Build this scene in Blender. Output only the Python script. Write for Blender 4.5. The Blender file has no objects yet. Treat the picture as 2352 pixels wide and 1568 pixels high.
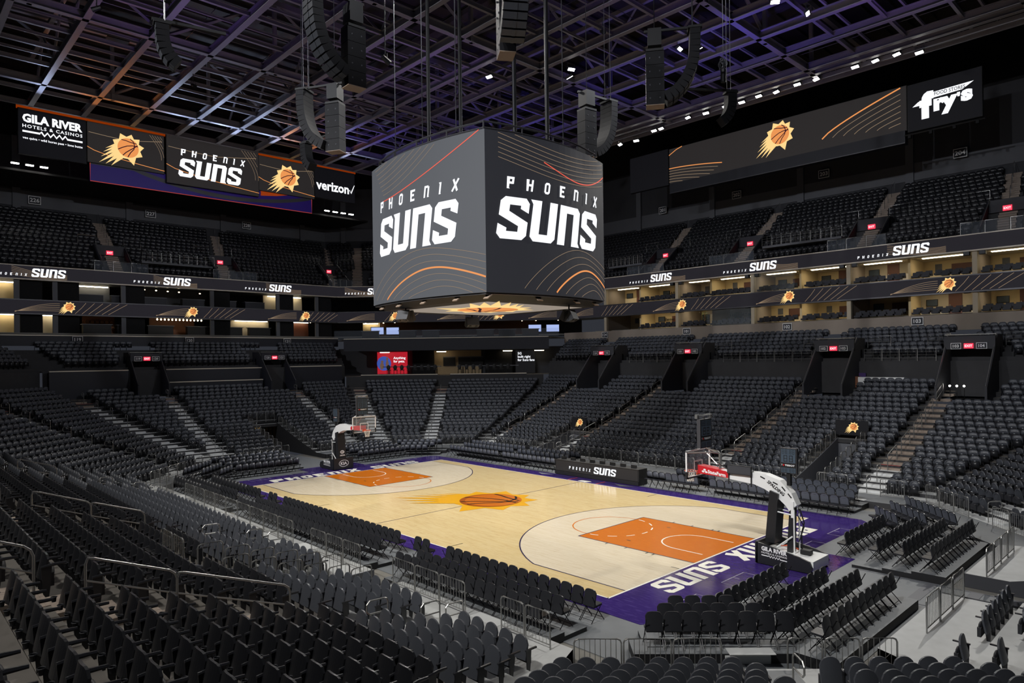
import bpy, math, random
import numpy as np
from mathutils import Vector, Matrix
random.seed(7)
C = bpy.context.scene.collection
R = math.radians
PI = math.pi

# ------------------------------------------------------------------ camera, world, exposure, large lights
CAM = (28.4271, -25.228, 7.8603)
YAW, ROLL = 2.3812, -0.0136
def make_camera():
    cd = bpy.data.cameras.new('camera'); co = bpy.data.objects.new('camera', cd); C.objects.link(co)
    cd.sensor_width = 36.0; cd.lens = 1568.0 / 2352.0 * 36.0
    cd.shift_x = 0.0; cd.shift_y = (823.59 - 784.0) / 2352.0
    cd.clip_start = 0.05; cd.clip_end = 500
    fw = Vector((math.cos(YAW), math.sin(YAW), 0)); rt = Vector((math.sin(YAW), -math.cos(YAW), 0)); up = Vector((0, 0, 1))
    r2 = rt * math.cos(ROLL) + up * math.sin(ROLL); u2 = up * math.cos(ROLL) - rt * math.sin(ROLL)
    m = Matrix((r2, u2, -fw)).transposed().to_4x4(); m.translation = Vector(CAM)
    co.matrix_world = m
    bpy.context.scene.camera = co
make_camera()
def project(p):
    fw = (math.cos(YAW), math.sin(YAW)); rt = (math.sin(YAW), -math.cos(YAW))
    dx, dy, dz = p[0]-CAM[0], p[1]-CAM[1], p[2]-CAM[2]
    D = dx*fw[0]+dy*fw[1]
    if D < 0.3: return None
    a = dx*rt[0]+dy*rt[1]; cr, sr = math.cos(ROLL), math.sin(ROLL)
    return 1176+1568*(a*cr+dz*sr)/D, 823.59-1568*(dz*cr-a*sr)/D, D
def in_frame(p, m=60):
    q = project(p)
    return q is not None and -m < q[0] < 2352+m and -m < q[1] < 1568+m

sc = bpy.context.scene
sc.view_settings.view_transform = 'Standard'; sc.view_settings.look = 'None'
sc.view_settings.exposure = 0.0; sc.view_settings.gamma = 1.0; sc.view_settings.use_curve_mapping = False
sc.cycles.max_bounces = 5; sc.cycles.diffuse_bounces = 2; sc.cycles.glossy_bounces = 3; sc.cycles.transparent_max_bounces = 8
sc.cycles.caustics_reflective = False; sc.cycles.caustics_refractive = False
sc.cycles.use_denoising = True
sc.cycles.sample_clamp_indirect = 4.0
w = bpy.data.worlds.new('world'); sc.world = w; w.use_nodes = True
w.node_tree.nodes['Background'].inputs[0].default_value = (0.55, 0.6, 0.75, 1)
w.node_tree.nodes['Background'].inputs[1].default_value = 0.05

def lamp(name, kind, loc, target, power, color=(1, 1, 1), **kw):
    ld = bpy.data.lights.new(name, kind); lo = bpy.data.objects.new(name, ld); C.objects.link(lo)
    ld.energy = power; ld.color = color
    for k, v in kw.items(): setattr(ld, k, v)
    lo.location = loc
    d = Vector(target) - Vector(loc)
    lo.rotation_euler = d.to_track_quat('-Z', 'Y').to_euler()
    return lo
# arena floodlights on the two long catwalks, aimed at the floor
for sx in (-18, -6, 6, 18):
    for sy in (-1, 1):
        lamp('court_floodlight', 'SPOT', (sx, 35.6*sy, 32.0), (sx*0.55, -2.5*sy, 0), 22500, (1.0, 0.965, 0.90),
             spot_size=R(50), spot_blend=0.9, shadow_soft_size=0.35)
# added fill spots at catwalk and roof height, brightening the stands and upper bowl
COOL, NEUT = (0.93, 0.95, 1.0), (1.0, 0.97, 0.93)
for loc, tgt, pw, col, sz in [((-20, -35.6, 32), (-24, 22, 4), 26000, COOL, 60), ((0, -35.6, 32), (-4, 23, 4), 34000, COOL, 60), ((20, -35.6, 32), (12, 23, 4), 34000, COOL, 60),
                              ((-12, -18, 32.2), (20, -12, 1), 15000, NEUT, 55), ((-12, 6, 32.2), (24, -2, 1), 15000, NEUT, 55), ((-12, 22, 32.2), (20, -13, 1), 12000, NEUT, 55),
                              ((12, 14, 32.2), (-34, -2, 3), 10000, COOL, 64), ((-8, 4, 32.2), (8, -20, 3), 20000, NEUT, 80), ((-10, 30, 32.2), (-14, -20, 3), 14000, COOL, 60),
                              ((-6, -35.6, 32), (4, -17, 2), 9000, NEUT, 80), ((20, -35.6, 32), (17, -18, 2), 9000, NEUT, 80),
                              ((-14, -35.6, 31), (-8, 46, 24), 14000, COOL, 46), ((12, -35.6, 31), (10, 46, 24), 17000, COOL, 46), ((22, -10, 32), (-54, -6, 24), 17000, COOL, 46), ((22, 12, 32), (-54, 12, 24), 13000, COOL, 46)]:
    lamp('stand_fill_spot', 'SPOT', loc, tgt, pw, col, spot_size=R(sz), spot_blend=1.0, shadow_soft_size=0.3)
# coloured uplights in the roof steel
PUR, BLU, ORG, WHT = (0.38, 0.20, 0.95), (0.14, 0.10, 1.0), (1.0, 0.33, 0.08), (0.55, 0.68, 1.0)
for loc, tgt, pw, colr in [((-6, -6, 24.5), (-8, -8, 34), 700, PUR), ((6, 6, 24.5), (6, 8, 34), 700, PUR), ((14, -6, 25), (14, -8, 34), 420, PUR),
                           ((-16, 8, 24.5), (-18, 8, 34), 520, PUR), ((-20, -10, 24.5), (-22, -10, 34), 480, PUR),
                           ((4, 22, 25.5), (4, 24, 34), 900, BLU), ((14, 24, 26), (14, 24, 34), 500, PUR), ((-20, 24, 25), (-22, 24, 34), 800, BLU),
                           ((-6, 24, 25), (-7, 25, 34), 700, BLU), ((-34, 14, 26.5), (-36, 16, 34), 700, BLU)]:
    lamp('truss_uplight', 'SPOT', loc, tgt, pw*1.1, colr, spot_size=R(120), spot_blend=0.8, shadow_soft_size=0.4)
for y, colr, pw in [(-13.5, WHT, 260), (-10, ORG, 150), (-6.5, ORG, 150), (-2, WHT, 420), (2.5, WHT, 560), (7, WHT, 420), (10, ORG, 200), (14, ORG, 130), (17, WHT, 260)]:
    lamp('screen_top_uplight', 'SPOT', (-44.5, y, 29.6), (-39.5, y, 34), pw*2.2, colr, spot_size=R(100), spot_blend=0.8, shadow_soft_size=0.3)

# ------------------------------------------------------------------ materials
MATS = {}
def lin(c):
    return tuple(((v/255)/12.92 if v/255 <= 0.04045 else (((v/255)+0.055)/1.055)**2.4) for v in c)
def mat(name, col, rough=0.5, metal=0.0, emit=None, strength=1.0, noise=0.0, nscale=8.0, bump=0.0, spec=None, alpha=1.0):
    if name in MATS: return MATS[name]
    m = bpy.data.materials.new(name); m.use_nodes = True; MATS[name] = m
    nt = m.node_tree; b = nt.nodes['Principled BSDF']
    b.inputs['Base Color'].default_value = (*col, 1); b.inputs['Roughness'].default_value = rough; b.inputs['Metallic'].default_value = metal
    if spec is not None: b.inputs['Specular IOR Level'].default_value = spec
    if emit:
        b.inputs['Emission Color'].default_value = (*emit, 1); b.inputs['Emission Strength'].default_value = strength
    if alpha < 1: b.inputs['Alpha'].default_value = alpha
    if noise or bump:
        tc = nt.nodes.new('ShaderNodeTexCoord'); n = nt.nodes.new('ShaderNodeTexNoise')
        n.inputs['Scale'].default_value = nscale; n.inputs['Detail'].default_value = 5
        nt.links.new(tc.outputs['Object'], n.inputs['Vector'])
        if noise:
            mx = nt.nodes.new('ShaderNodeMix'); mx.data_type = 'RGBA'
            mx.inputs[6].default_value = (*[max(0, c*(1-noise)) for c in col], 1); mx.inputs[7].default_value = (*[min(1, c*(1+noise)) for c in col], 1)
            nt.links.new(n.outputs['Fac'], mx.inputs[0]); nt.links.new(mx.outputs[2], b.inputs['Base Color'])
        if bump:
            bp = nt.nodes.new('ShaderNodeBump'); bp.inputs['Strength'].default_value = bump; bp.inputs['Distance'].default_value = 0.01
            nt.links.new(n.outputs['Fac'], bp.inputs['Height']); nt.links.new(bp.outputs['Normal'], b.inputs['Normal'])
    return m
def glow(name, col, s=1.0):
    m = mat(name, (0.01, 0.01, 0.01), 0.6, emit=col, strength=s, spec=0.15); return m
def wood_mat(name, c1, c2, c3, rough=0.16):
    if name in MATS: return MATS[name]
    m = bpy.data.materials.new(name); m.use_nodes = True; MATS[name] = m
    nt = m.node_tree; b = nt.nodes['Principled BSDF']; L = nt.links.new
    tc = nt.nodes.new('ShaderNodeTexCoord')
    br = nt.nodes.new('ShaderNodeTexBrick'); br.inputs['Scale'].default_value = 1.0
    br.inputs['Brick Width'].default_value = 1.1; br.inputs['Row Height'].default_value = 0.058; br.inputs['Mortar Size'].default_value = 0.0008
    br.inputs['Color1'].default_value = (*c1, 1); br.inputs['Color2'].default_value = (*c2, 1); br.inputs['Mortar'].default_value = (*[x*0.8 for x in c2], 1)
    br.offset = 0.37; br.inputs['Bias'].default_value = -0.25
    L(tc.outputs['Object'], br.inputs['Vector'])
    mp = nt.nodes.new('ShaderNodeMapping'); mp.inputs['Scale'].default_value = (0.9, 14, 1); L(tc.outputs['Object'], mp.inputs['Vector'])
    n = nt.nodes.new('ShaderNodeTexNoise'); n.inputs['Scale'].default_value = 1.6; n.inputs['Detail'].default_value = 3; L(mp.outputs['Vector'], n.inputs['Vector'])
    rp = nt.nodes.new('ShaderNodeValToRGB'); rp.color_ramp.elements[0].position = 0.57; rp.color_ramp.elements[1].position = 0.75
    rp.color_ramp.elements[0].color = (0, 0, 0, 1); rp.color_ramp.elements[1].color = (0.8, 0.8, 0.8, 1); L(n.outputs['Fac'], rp.inputs['Fac'])
    mx = nt.nodes.new('ShaderNodeMix'); mx.data_type = 'RGBA'; L(rp.outputs['Color'], mx.inputs[0]); L(br.outputs['Color'], mx.inputs[6]); mx.inputs[7].default_value = (*c3, 1)
    L(mx.outputs[2], b.inputs['Base Color']); b.inputs['Roughness'].default_value = rough
    return m
def streak_mat(name, col, col2, rough):
    if name in MATS: return MATS[name]
    m = mat(name, col, rough); nt = m.node_tree; b = nt.nodes['Principled BSDF']; L = nt.links.new
    tc = nt.nodes.new('ShaderNodeTexCoord'); mp = nt.nodes.new('ShaderNodeMapping'); mp.inputs['Scale'].default_value = (1.2, 5, 1); L(tc.outputs['Object'], mp.inputs['Vector'])
    n = nt.nodes.new('ShaderNodeTexNoise'); n.inputs['Scale'].default_value = 2.2; n.inputs['Detail'].default_value = 6; L(mp.outputs['Vector'], n.inputs['Vector'])
    rp = nt.nodes.new('ShaderNodeValToRGB'); rp.color_ramp.elements[0].position = 0.5; rp.color_ramp.elements[1].position = 0.8
    rp.color_ramp.elements[0].color = (*col, 1); rp.color_ramp.elements[1].color = (*col2, 1); L(n.outputs['Fac'], rp.inputs['Fac']); L(rp.outputs['Color'], b.inputs['Base Color'])
    return m

K = {}
K['wood'] = wood_mat('maple_floor', lin((221, 199, 150)), lin((212, 186, 132)), lin((178, 144, 92)))
K['wood_pale'] = wood_mat('pale_maple_floor', lin((226, 213, 188)), lin((218, 203, 175)), lin((196, 172, 138)))
K['orange_paint'] = streak_mat('orange_floor_paint', lin((200, 106, 2)), lin((210, 118, 14)), 0.24)
K['purple_paint'] = streak_mat('purple_floor_paint', lin((56, 38, 108)), lin((82, 66, 134)), 0.12)
for k_ in ('orange_paint', 'purple_paint'): K[k_].node_tree.nodes['Principled BSDF'].inputs['Specular IOR Level'].default_value = 0.28
K['white_paint'] = mat('white_floor_paint', lin((240, 238, 226)), 0.3, noise=0.05, nscale=3)
K['navy_line'] = mat('navy_floor_line', lin((38, 30, 70)), 0.3)
K['black_line'] = mat('black_floor_line', lin((26, 22, 20)), 0.3)
K['grey_line'] = mat('grey_floor_line', lin((160, 156, 170)), 0.3)
K['gold_paint'] = mat('gold_floor_paint', lin((224, 165, 30)), 0.25, noise=0.06, nscale=4)
K['ball_paint'] = mat('ball_orange_floor_paint', lin((196, 106, 26)), 0.25, noise=0.06, nscale=4)
K['rust_paint'] = mat('rust_floor_paint', lin((160, 82, 26)), 0.25)
K['concrete'] = mat('concrete', lin((120, 118, 112)), 0.75, noise=0.22, nscale=1.3, bump=0.1)
K['floor_cover'] = mat('grey_floor_cover', lin((112, 116, 120)), 0.45, noise=0.16, nscale=2.0)
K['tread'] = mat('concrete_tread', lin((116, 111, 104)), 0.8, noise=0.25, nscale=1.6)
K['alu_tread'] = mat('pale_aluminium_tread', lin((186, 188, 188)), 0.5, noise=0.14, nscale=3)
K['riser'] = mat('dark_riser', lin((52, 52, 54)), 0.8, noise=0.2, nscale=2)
K['step'] = mat('pinkish_concrete_step', lin((150, 136, 124)), 0.8, noise=0.18, nscale=3)
K['step_white'] = mat('white_aluminium_step', lin((214, 216, 216)), 0.45, noise=0.08, nscale=3)
K['red_edge'] = mat('red_step_edge', lin((176, 40, 44)), 0.6)
K['black_step'] = mat('black_platform', lin((24, 24, 27)), 0.5, noise=0.2, nscale=4)
K['seat_back'] = mat('charcoal_seat_plastic', lin((70, 73, 80)), 0.42, noise=0.08, nscale=3)
K['seat_dark'] = mat('black_seat_plastic', lin((34, 35, 39)), 0.38, noise=0.1, nscale=5)
K['seat_pad'] = mat('black_vinyl_cushion', lin((40, 41, 46)), 0.55, noise=0.1, nscale=9)
K['seat_arm'] = mat('black_armrest', lin((40, 41, 46)), 0.35)
K['chair_pad'] = mat('black_padded_vinyl', lin((38, 39, 43)), 0.36, noise=0.1, nscale=8)
K['chair_pad_sheen'] = mat('sheen_slate_padded_vinyl', lin((84, 88, 98)), 0.40, noise=0.08, nscale=8)  # sheen on the chair fronts' black vinyl, put into a lighter slate colour
K['chair_leg'] = mat('black_steel_tube', lin((28, 28, 31)), 0.35, metal=0.4)
K['chair_leg_grey'] = mat('grey_steel_tube', lin((120, 122, 126)), 0.35, metal=0.5)
K['tag'] = mat('pale_seat_tag', lin((205, 210, 215)), 0.5)
K['steel'] = mat('satin_steel_tube', lin((158, 158, 156)), 0.36, metal=0.75, noise=0.06, nscale=6)
K['steel_dark'] = mat('dark_steel_tube', lin((92, 92, 96)), 0.4, metal=0.6)
K['black'] = mat('matt_black', lin((16, 16, 18)), 0.6)
K['black_gloss'] = mat('black_gloss', lin((14, 14, 17)), 0.25)
K['vinyl_black'] = mat('black_vinyl_padding', lin((30, 31, 34)), 0.42, noise=0.08, nscale=6, bump=0.15)
K['white_steel'] = mat('white_painted_steel', lin((232, 233, 232)), 0.35)
K['white_print'] = mat('white_print', lin((240, 240, 240)), 0.5)
K['red_pad'] = mat('red_vinyl_padding', lin((196, 30, 40)), 0.4, bump=0.2, nscale=5)
K['rim'] = mat('orange_rim', lin((214, 84, 40)), 0.4)
K['net'] = mat('white_net', lin((230, 226, 215)), 0.8)
K['glass'] = mat('clear_glass', (0.8, 0.9, 0.95), 0.03, alpha=0.10)
K['glass_rail'] = mat('smoked_glass', (0.35, 0.40, 0.48), 0.05, alpha=0.16)
K['beam'] = mat('grey_painted_beam', lin((150, 146, 152)), 0.5, noise=0.1, nscale=1.5)
K['roof'] = mat('dark_roof_deck', lin((62, 58, 56)), 0.85, noise=0.25, nscale=0.6)
K['roof_dark'] = mat('black_roof_void', lin((22, 21, 22)), 0.9)
K['wall_grey'] = mat('grey_wall', lin((96, 98, 104)), 0.8, noise=0.08, nscale=0.8)
K['wall_dark'] = mat('charcoal_wall', lin((58, 59, 64)), 0.8, noise=0.08, nscale=0.8)
K['band'] = mat('pale_concrete_band', lin((150, 138, 126)), 0.75, noise=0.12, nscale=1.2)
K['navy_wall'] = mat('navy_wall', lin((30, 32, 42)), 0.6)
K['beige'] = mat('beige_wall', lin((212, 190, 146)), 0.8, noise=0.05, nscale=2)
K['brown_wood'] = mat('brown_wood_door', lin((96, 52, 34)), 0.5, noise=0.15, nscale=4)
K['ceil_pale'] = mat('pale_ceiling', lin((190, 178, 156)), 0.8)
K['cloth_black'] = mat('black_curtain', lin((18, 18, 20)), 0.95, noise=0.3, nscale=6)
K['orange_trim'] = mat('orange_fascia', lin((196, 74, 8)), 0.5, emit=lin((196, 74, 8)), strength=0.35)
K['purple_trim'] = mat('purple_fascia', lin((40, 24, 100)), 0.5, emit=lin((48, 26, 130)), strength=0.18)
K['grey_trim'] = mat('grey_fascia', lin((96, 98, 104)), 0.5)
K['ledge'] = mat('pale_ledge_cap', lin((216, 206, 190)), 0.4)
K['lamp_white'] = glow('white_lamp_face', (1.0, 0.97, 0.92), 22)
K['lamp_warm'] = glow('warm_lamp_face', (1.0, 0.80, 0.50), 9)
K['strip_warm'] = glow('warm_ceiling_strip', (1.0, 0.86, 0.60), 11)
K['led_white'] = glow('white_led', (0.93, 0.95, 1.0), 1.15)
K['led_glare_grey'] = glow('glare_grey_led_face', lin((92, 95, 101)), 0.85)  # glare on the video face is put into this brighter emission
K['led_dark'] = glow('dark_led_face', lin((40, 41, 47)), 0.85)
K['led_ribbon'] = glow('ribbon_led_face', lin((36, 34, 40)), 0.8)
K['led_screen'] = glow('screen_led_face', lin((44, 41, 41)), 0.85)
K['led_black'] = glow('black_led_face', lin((17, 17, 21)), 0.8)
K['led_gold'] = glow('gold_led', lin((250, 212, 140)), 1.05)
K['led_orange'] = glow('orange_led', lin((236, 150, 84)), 1.0)
K['led_red'] = glow('red_led', lin((235, 92, 70)), 1.0)
K['led_line'] = glow('pale_gold_led_line', lin((150, 128, 104)), 0.9)
K['led_maroon'] = glow('maroon_led_line', lin((48, 16, 34)), 0.9)
K['led_beige'] = glow('beige_led_face', lin((158, 146, 134)), 0.85)
K['exit_red'] = glow('red_exit_lamp', (1.0, 0.04, 0.08), 1.6)
K['lcd'] = mat('lcd_glass', lin((74, 86, 98)), 0.25)
K['tv_blue'] = glow('pale_blue_tv', lin((170, 188, 240)), 1.0)
K['tv_bluedark'] = glow('blue_glow_tv', lin((60, 90, 200)), 0.8)
K['brown_panel'] = mat('warm_brown_panel', lin((120, 74, 46)), 0.6)
K['speaker'] = mat('black_speaker_cabinet', lin((22, 22, 25)), 0.6, spec=0.2, noise=0.1, nscale=6)
K['speaker_base'] = mat('tan_speaker_underside', lin((150, 132, 116)), 0.7)
K['grille'] = mat('dark_grey_grille', lin((54, 56, 61)), 0.5, metal=0.2)
K['poster_red'] = glow('red_lit_poster', lin((200, 34, 50)), 0.75)
K['poster_black'] = glow('black_lit_poster', lin((24, 24, 26)), 0.7)
K['poster_blue'] = glow('blue_poster_disc', lin((70, 96, 190)), 0.7)
K['purple_cloth'] = mat('purple_chair_cloth', lin((58, 36, 96)), 0.7)
# ------------------------------------------------------------------ mesh helpers
class MB:
    """collects shapes, then links them as one mesh object"""
    def __init__(s): s.v = []; s.f = []; s.mi = []; s.m = 0
    def add(s, vs, fs):
        o = len(s.v); s.v += [tuple(p) for p in vs]
        for f in fs: s.f.append(tuple(i+o for i in f)); s.mi.append(s.m)
        return s
    def box(s, c, d, M=None, taper=1.0):
        x, y, z = d[0]/2, d[1]/2, d[2]/2; t = taper
        vs = [(-x, -y, -z), (x, -y, -z), (x, y, -z), (-x, y, -z), (-x*t, -y*t, z), (x*t, -y*t, z), (x*t, y*t, z), (-x*t, y*t, z)]
        if M is not None: vs = [M @ Vector(p) for p in vs]
        vs = [(p[0]+c[0], p[1]+c[1], p[2]+c[2]) for p in vs]
        return s.add(vs, [(0, 3, 2, 1), (4, 5, 6, 7), (0, 1, 5, 4), (1, 2, 6, 5), (2, 3, 7, 6), (3, 0, 4, 7)])
    def bbox(s, a, b):
        return s.box([(a[i]+b[i])/2 for i in range(3)], [abs(b[i]-a[i]) for i in range(3)])
    def poly(s, pts): return s.add(pts, [tuple(range(len(pts)))])
    def prism(s, pts, off):
        n = len(pts); o = Vector(off); q = [Vector(p)+o for p in pts]
        fs = [tuple(range(n-1, -1, -1)), tuple(range(n, 2*n))] + [(i, (i+1) % n, (i+1) % n+n, i+n) for i in range(n)]
        return s.add(list(pts)+q, fs)
    def tube(s, path, r, n=6, cap=True, closed=False):
        P = [Vector(p) for p in path]; N = len(P); rings = []
        ref = None
        for i, p in enumerate(P):
            if closed: t = P[(i+1) % N]-P[i-1]
            else: t = P[min(i+1, N-1)]-P[max(i-1, 0)]
            if t.length < 1e-9: t = Vector((0, 0, 1))
            t.normalize()
            if ref is None: ref = Vector((0, 0, 1)) if abs(t.z) < 0.9 else Vector((1, 0, 0))
            u = t.cross(ref)
            if u.length < 1e-4: u = t.cross(Vector((0.3, 1, 0.2)))
            u.normalize(); v = t.cross(u); ref = -v if False else ref
            rr = r[i] if isinstance(r, (list, tuple)) else r
            rings.append([p+u*math.cos(2*PI*k/n)*rr+v*math.sin(2*PI*k/n)*rr for k in range(n)])
        vs = [q for g in rings for q in g]; fs = []
        for i in range(N if closed else N-1):
            a, b = i*n, ((i+1) % N)*n
            for k in range(n): fs.append((a+k, a+(k+1) % n, b+(k+1) % n, b+k))
        if cap and not closed: fs += [tuple(range(n-1, -1, -1)), tuple(range((N-1)*n, N*n))]
        return s.add(vs, fs)
    def cyl(s, a, b, r, n=10, r2=None): return s.tube([a, b], [r, r if r2 is None else r2], n)
    def ell(s, c, d, nu=10, nv=6, M=None):
        vs = []; fs = []
        for j in range(nv+1):
            th = PI*j/nv
            for i in range(nu):
                ph = 2*PI*i/nu
                p = Vector((d[0]*math.sin(th)*math.cos(ph), d[1]*math.sin(th)*math.sin(ph), d[2]*math.cos(th)))
                if M is not None: p = M @ p
                vs.append(p+Vector(c))
        for j in range(nv):
            for i in range(nu): fs.append((j*nu+i, (j+1)*nu+i, (j+1)*nu+(i+1) % nu, j*nu+(i+1) % nu))
        return s.add(vs, fs)
    def shell(s, w, z0, top, bow, th, lean, at, n=8):
        """curved upright panel: columns across x, front bowed towards the edges"""
        M = Matrix.Rotation(R(-lean), 3, 'X'); c = Vector(at); F, B = [], []
        for i in range(n+1):
            u = -1+2*i/n; x = u*w/2; y = bow*u*u
            for L, dy, kx in ((F, 0, 1.0), (B, -th, 0.97)):
                L += [tuple(M @ Vector((x*kx, y+dy, z))+c) for z in (z0, (z0+top(u))/2, top(u)-(0 if dy == 0 else 0.006))]
        N = len(F); fs = []
        for i in range(n):
            for j in range(2):
                a = i*3+j; fs += [(a, a+3, a+4, a+1), (N+a, N+a+1, N+a+4, N+a+3)]
            a = i*3+2; fs.append((a, a+3, N+a+3, N+a)); a = i*3; fs.append((a, N+a, N+a+3, a+3))
        for a in (0, n*3):
            for j in range(2): fs.append((a+j, a+j+1, N+a+j+1, N+a+j) if a == 0 else (a+j, N+a+j, N+a+j+1, a+j+1))
        return s.add(F+B, fs)
    def ribbon(s, pts, w, f):
        """flat stroke of width w along 2D pts, mapped by f(x,y)"""
        L = []; n = len(pts)
        for i in range(n):
            a = pts[max(0, i-1)]; b = pts[min(n-1, i+1)]; dx, dy = b[0]-a[0], b[1]-a[1]; l = math.hypot(dx, dy) or 1
            ww = w[i] if isinstance(w, (list, tuple)) else w
            L += [f(pts[i][0]-dy/l*ww/2, pts[i][1]+dx/l*ww/2), f(pts[i][0]+dy/l*ww/2, pts[i][1]-dx/l*ww/2)]
        return s.add(L, [(2*i, 2*i+1, 2*i+3, 2*i+2) for i in range(n-1)])
    def mesh(s, name, mats):
        me = bpy.data.meshes.new(name); me.from_pydata(s.v, [], s.f)
        for m in (mats if isinstance(mats, (list, tuple)) else [mats]): me.materials.append(K[m] if isinstance(m, str) else m)
        if any(s.mi): me.polygons.foreach_set('material_index', s.mi)
        me.update(); return me
    def build(s, name, mats, parent=None, smooth=False, **tags):
        me = s.mesh(name, mats)
        if smooth: me.polygons.foreach_set('use_smooth', [True]*len(me.polygons)); 
        if smooth and hasattr(me, 'set_sharp_from_angle'): me.set_sharp_from_angle(angle=R(40))
        o = bpy.data.objects.new(name, me); C.objects.link(o)
        if parent: o.parent = parent
        for k, v in tags.items(): o[k] = v
        return o
def tag(o, label, cat, group=None, kind=None):
    o['label'] = label; o['category'] = cat
    if group: o['group'] = group
    if kind: o['kind'] = kind
    return o
def struct(name, b, m, **kw):
    o = b.build(name, m, **kw); o['kind'] = 'structure'; return o
def thing(name, label, cat, loc=(0, 0, 0), rz=0, group=None):
    o = bpy.data.objects.new(name, None); C.objects.link(o); o.empty_display_size = 0.2
    o.location = loc; o.rotation_euler = (0, 0, rz); return tag(o, label, cat, group)
KIDS = {}
def kids(o):
    if o.name not in KIDS: KIDS[o.name] = [(c, list(c.children)) for c in o.children]
    return KIDS[o.name]
def dup(root, loc, rz, label, group=None):
    r = root.copy(); C.objects.link(r); r.location = loc; r.rotation_euler = (0, 0, rz); r['label'] = label
    if group: r['group'] = group
    for ch, gs in kids(root):
        c = ch.copy(); C.objects.link(c); c.parent = r
        for g in gs:
            d = g.copy(); C.objects.link(d); d.parent = c
    return r
ORD = ('zeroth first second third fourth fifth sixth seventh eighth ninth tenth eleventh twelfth thirteenth fourteenth fifteenth sixteenth '
       'seventeenth eighteenth nineteenth').split()
TENS = 'x x twentieth thirtieth fortieth fiftieth sixtieth seventieth eightieth ninetieth'.split()
TEN = 'x x twenty thirty forty fifty sixty seventy eighty ninety'.split()
def nth(i):
    if i < 20: return ORD[i]
    t, u = divmod(i, 10)
    return TENS[t] if u == 0 else TEN[t]+'-'+ORD[u]

# ------------------------------------------------------------------ octagonal bowl frame
S2 = 2**-.5
SIDES = {'S': ((0, -12.1), (0, -1), 16.75), 'N': ((0, 12.1), (0, 1), 16.75), 'E': ((22.2, 0), (1, 0), 6.65), 'W': ((-22.2, 0), (-1, 0), 6.65),
         'SE': ((19.475, -9.375), (S2, -S2), 3.85), 'NE': ((19.475, 9.375), (S2, S2), 3.85),
         'SW': ((-19.475, -9.375), (-S2, -S2), 3.85), 'NW': ((-19.475, 9.375), (-S2, S2), 3.85)}
T22 = math.tan(R(22.5))
WORDS = {'S': 'near sideline', 'N': 'far sideline', 'E': 'nearer baseline', 'W': 'farther baseline', 'SE': 'near corner', 'NE': 'corner past nearer basket', 'SW': 'shaded corner', 'NW': 'far corner'}
def SP(side, t, d, z=0.0):
    (cx, cy), (nx, ny), _ = SIDES[side]
    return (cx+nx*d-ny*t, cy+ny*d+nx*t, z)
def LL(side, d): return SIDES[side][2]+d*T22
def face_in(side):
    _, (nx, ny), _ = SIDES[side]
    return math.atan2(-ny, -nx)-PI/2      # local +Y looks at the court
T = 0.8
D0S = {'E': 1.25, 'SE': 1.9, 'S': 1.2, 'SW': 1.3, 'W': 1.6}
LD0 = {'SE': 1.15}          # where the first landing starts
def D0(sd): return D0S.get(sd, 2.0)
def land(sd): return 0.4 if sd in ('S', 'SE', 'E') else 0.3
def prof(d, sd='N'):
    """height of the seating treads at distance d behind the riser front"""
    if d < D0(sd)+0.05: return land(sd)
    q = max(0.0, d-D0(sd)+0.1-0.1)
    return land(sd)+(0.27*q+0.0075*q*q if sd in ('S', 'SE', 'E') else 0.24*q+0.0054*q*q)
NROW = 20
def rowd(i, sd='N'): return D0(sd)+T*i
def rowz(i, sd='N'): return prof(rowd(i, sd), sd)
# aisles: side -> list of (t at d=0, slope, half width)
AISLES = {'N': [(-14.8, 0.0), (-5.25, 0.0), (8.1, 0.0), (16.3, 0.125)],
          'S': [(13.7, 0.0), (2.7, 0.0), (-12.0, 0.0)],
          'W': [(5.25, 0.0), (-5.9, -0.077), (5.3, 0.43)], 'E': [(-5.6, 0.0), (6.6, 0.3)],
          'NW': [(-0.4, 0.035), (2.5, 0.414)], 'SW': [(-0.9, -0.115)], 'NE': [(0.0, 0.0)], 'SE': [(0.6, 0.0)]}
AW = 0.62
# cut-outs (tunnels and portals): side -> (t0, t1, d0, d1)
CUTS = {'N': [(-12.2, -10.5, -1, 9.3), (9.1, 10.9, -1, 6.9), (-8.7, -5.5, 15.0, 20), (-17.7, -14.5, 15.0, 20), (4.4, 7.4, 15.0, 20), (14.4, 17.6, 15.0, 20)],
        'S': [(7.3, 9.1, -1, 6.8)], 'W': [(-1.95, 0.6, -1, 9.2), (4.8, 7.7, 15.6, 22), (-7.4, -4.5, 15.6, 22)], 'E': [(-1.0, 1.65, -1, 9)]}
def blocked(side, t, d, m=0.28):
    for a0, k in AISLES.get(side, []):
        if abs(t-(a0+k*d)) < AW+m-0.06: return True
    for t0, t1, d0, d1 in CUTS.get(side, []):
        if t0-m-0.05 < t < t1+m+0.05 and d0-0.3 < d < d1+0.5: return True
    return False

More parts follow.
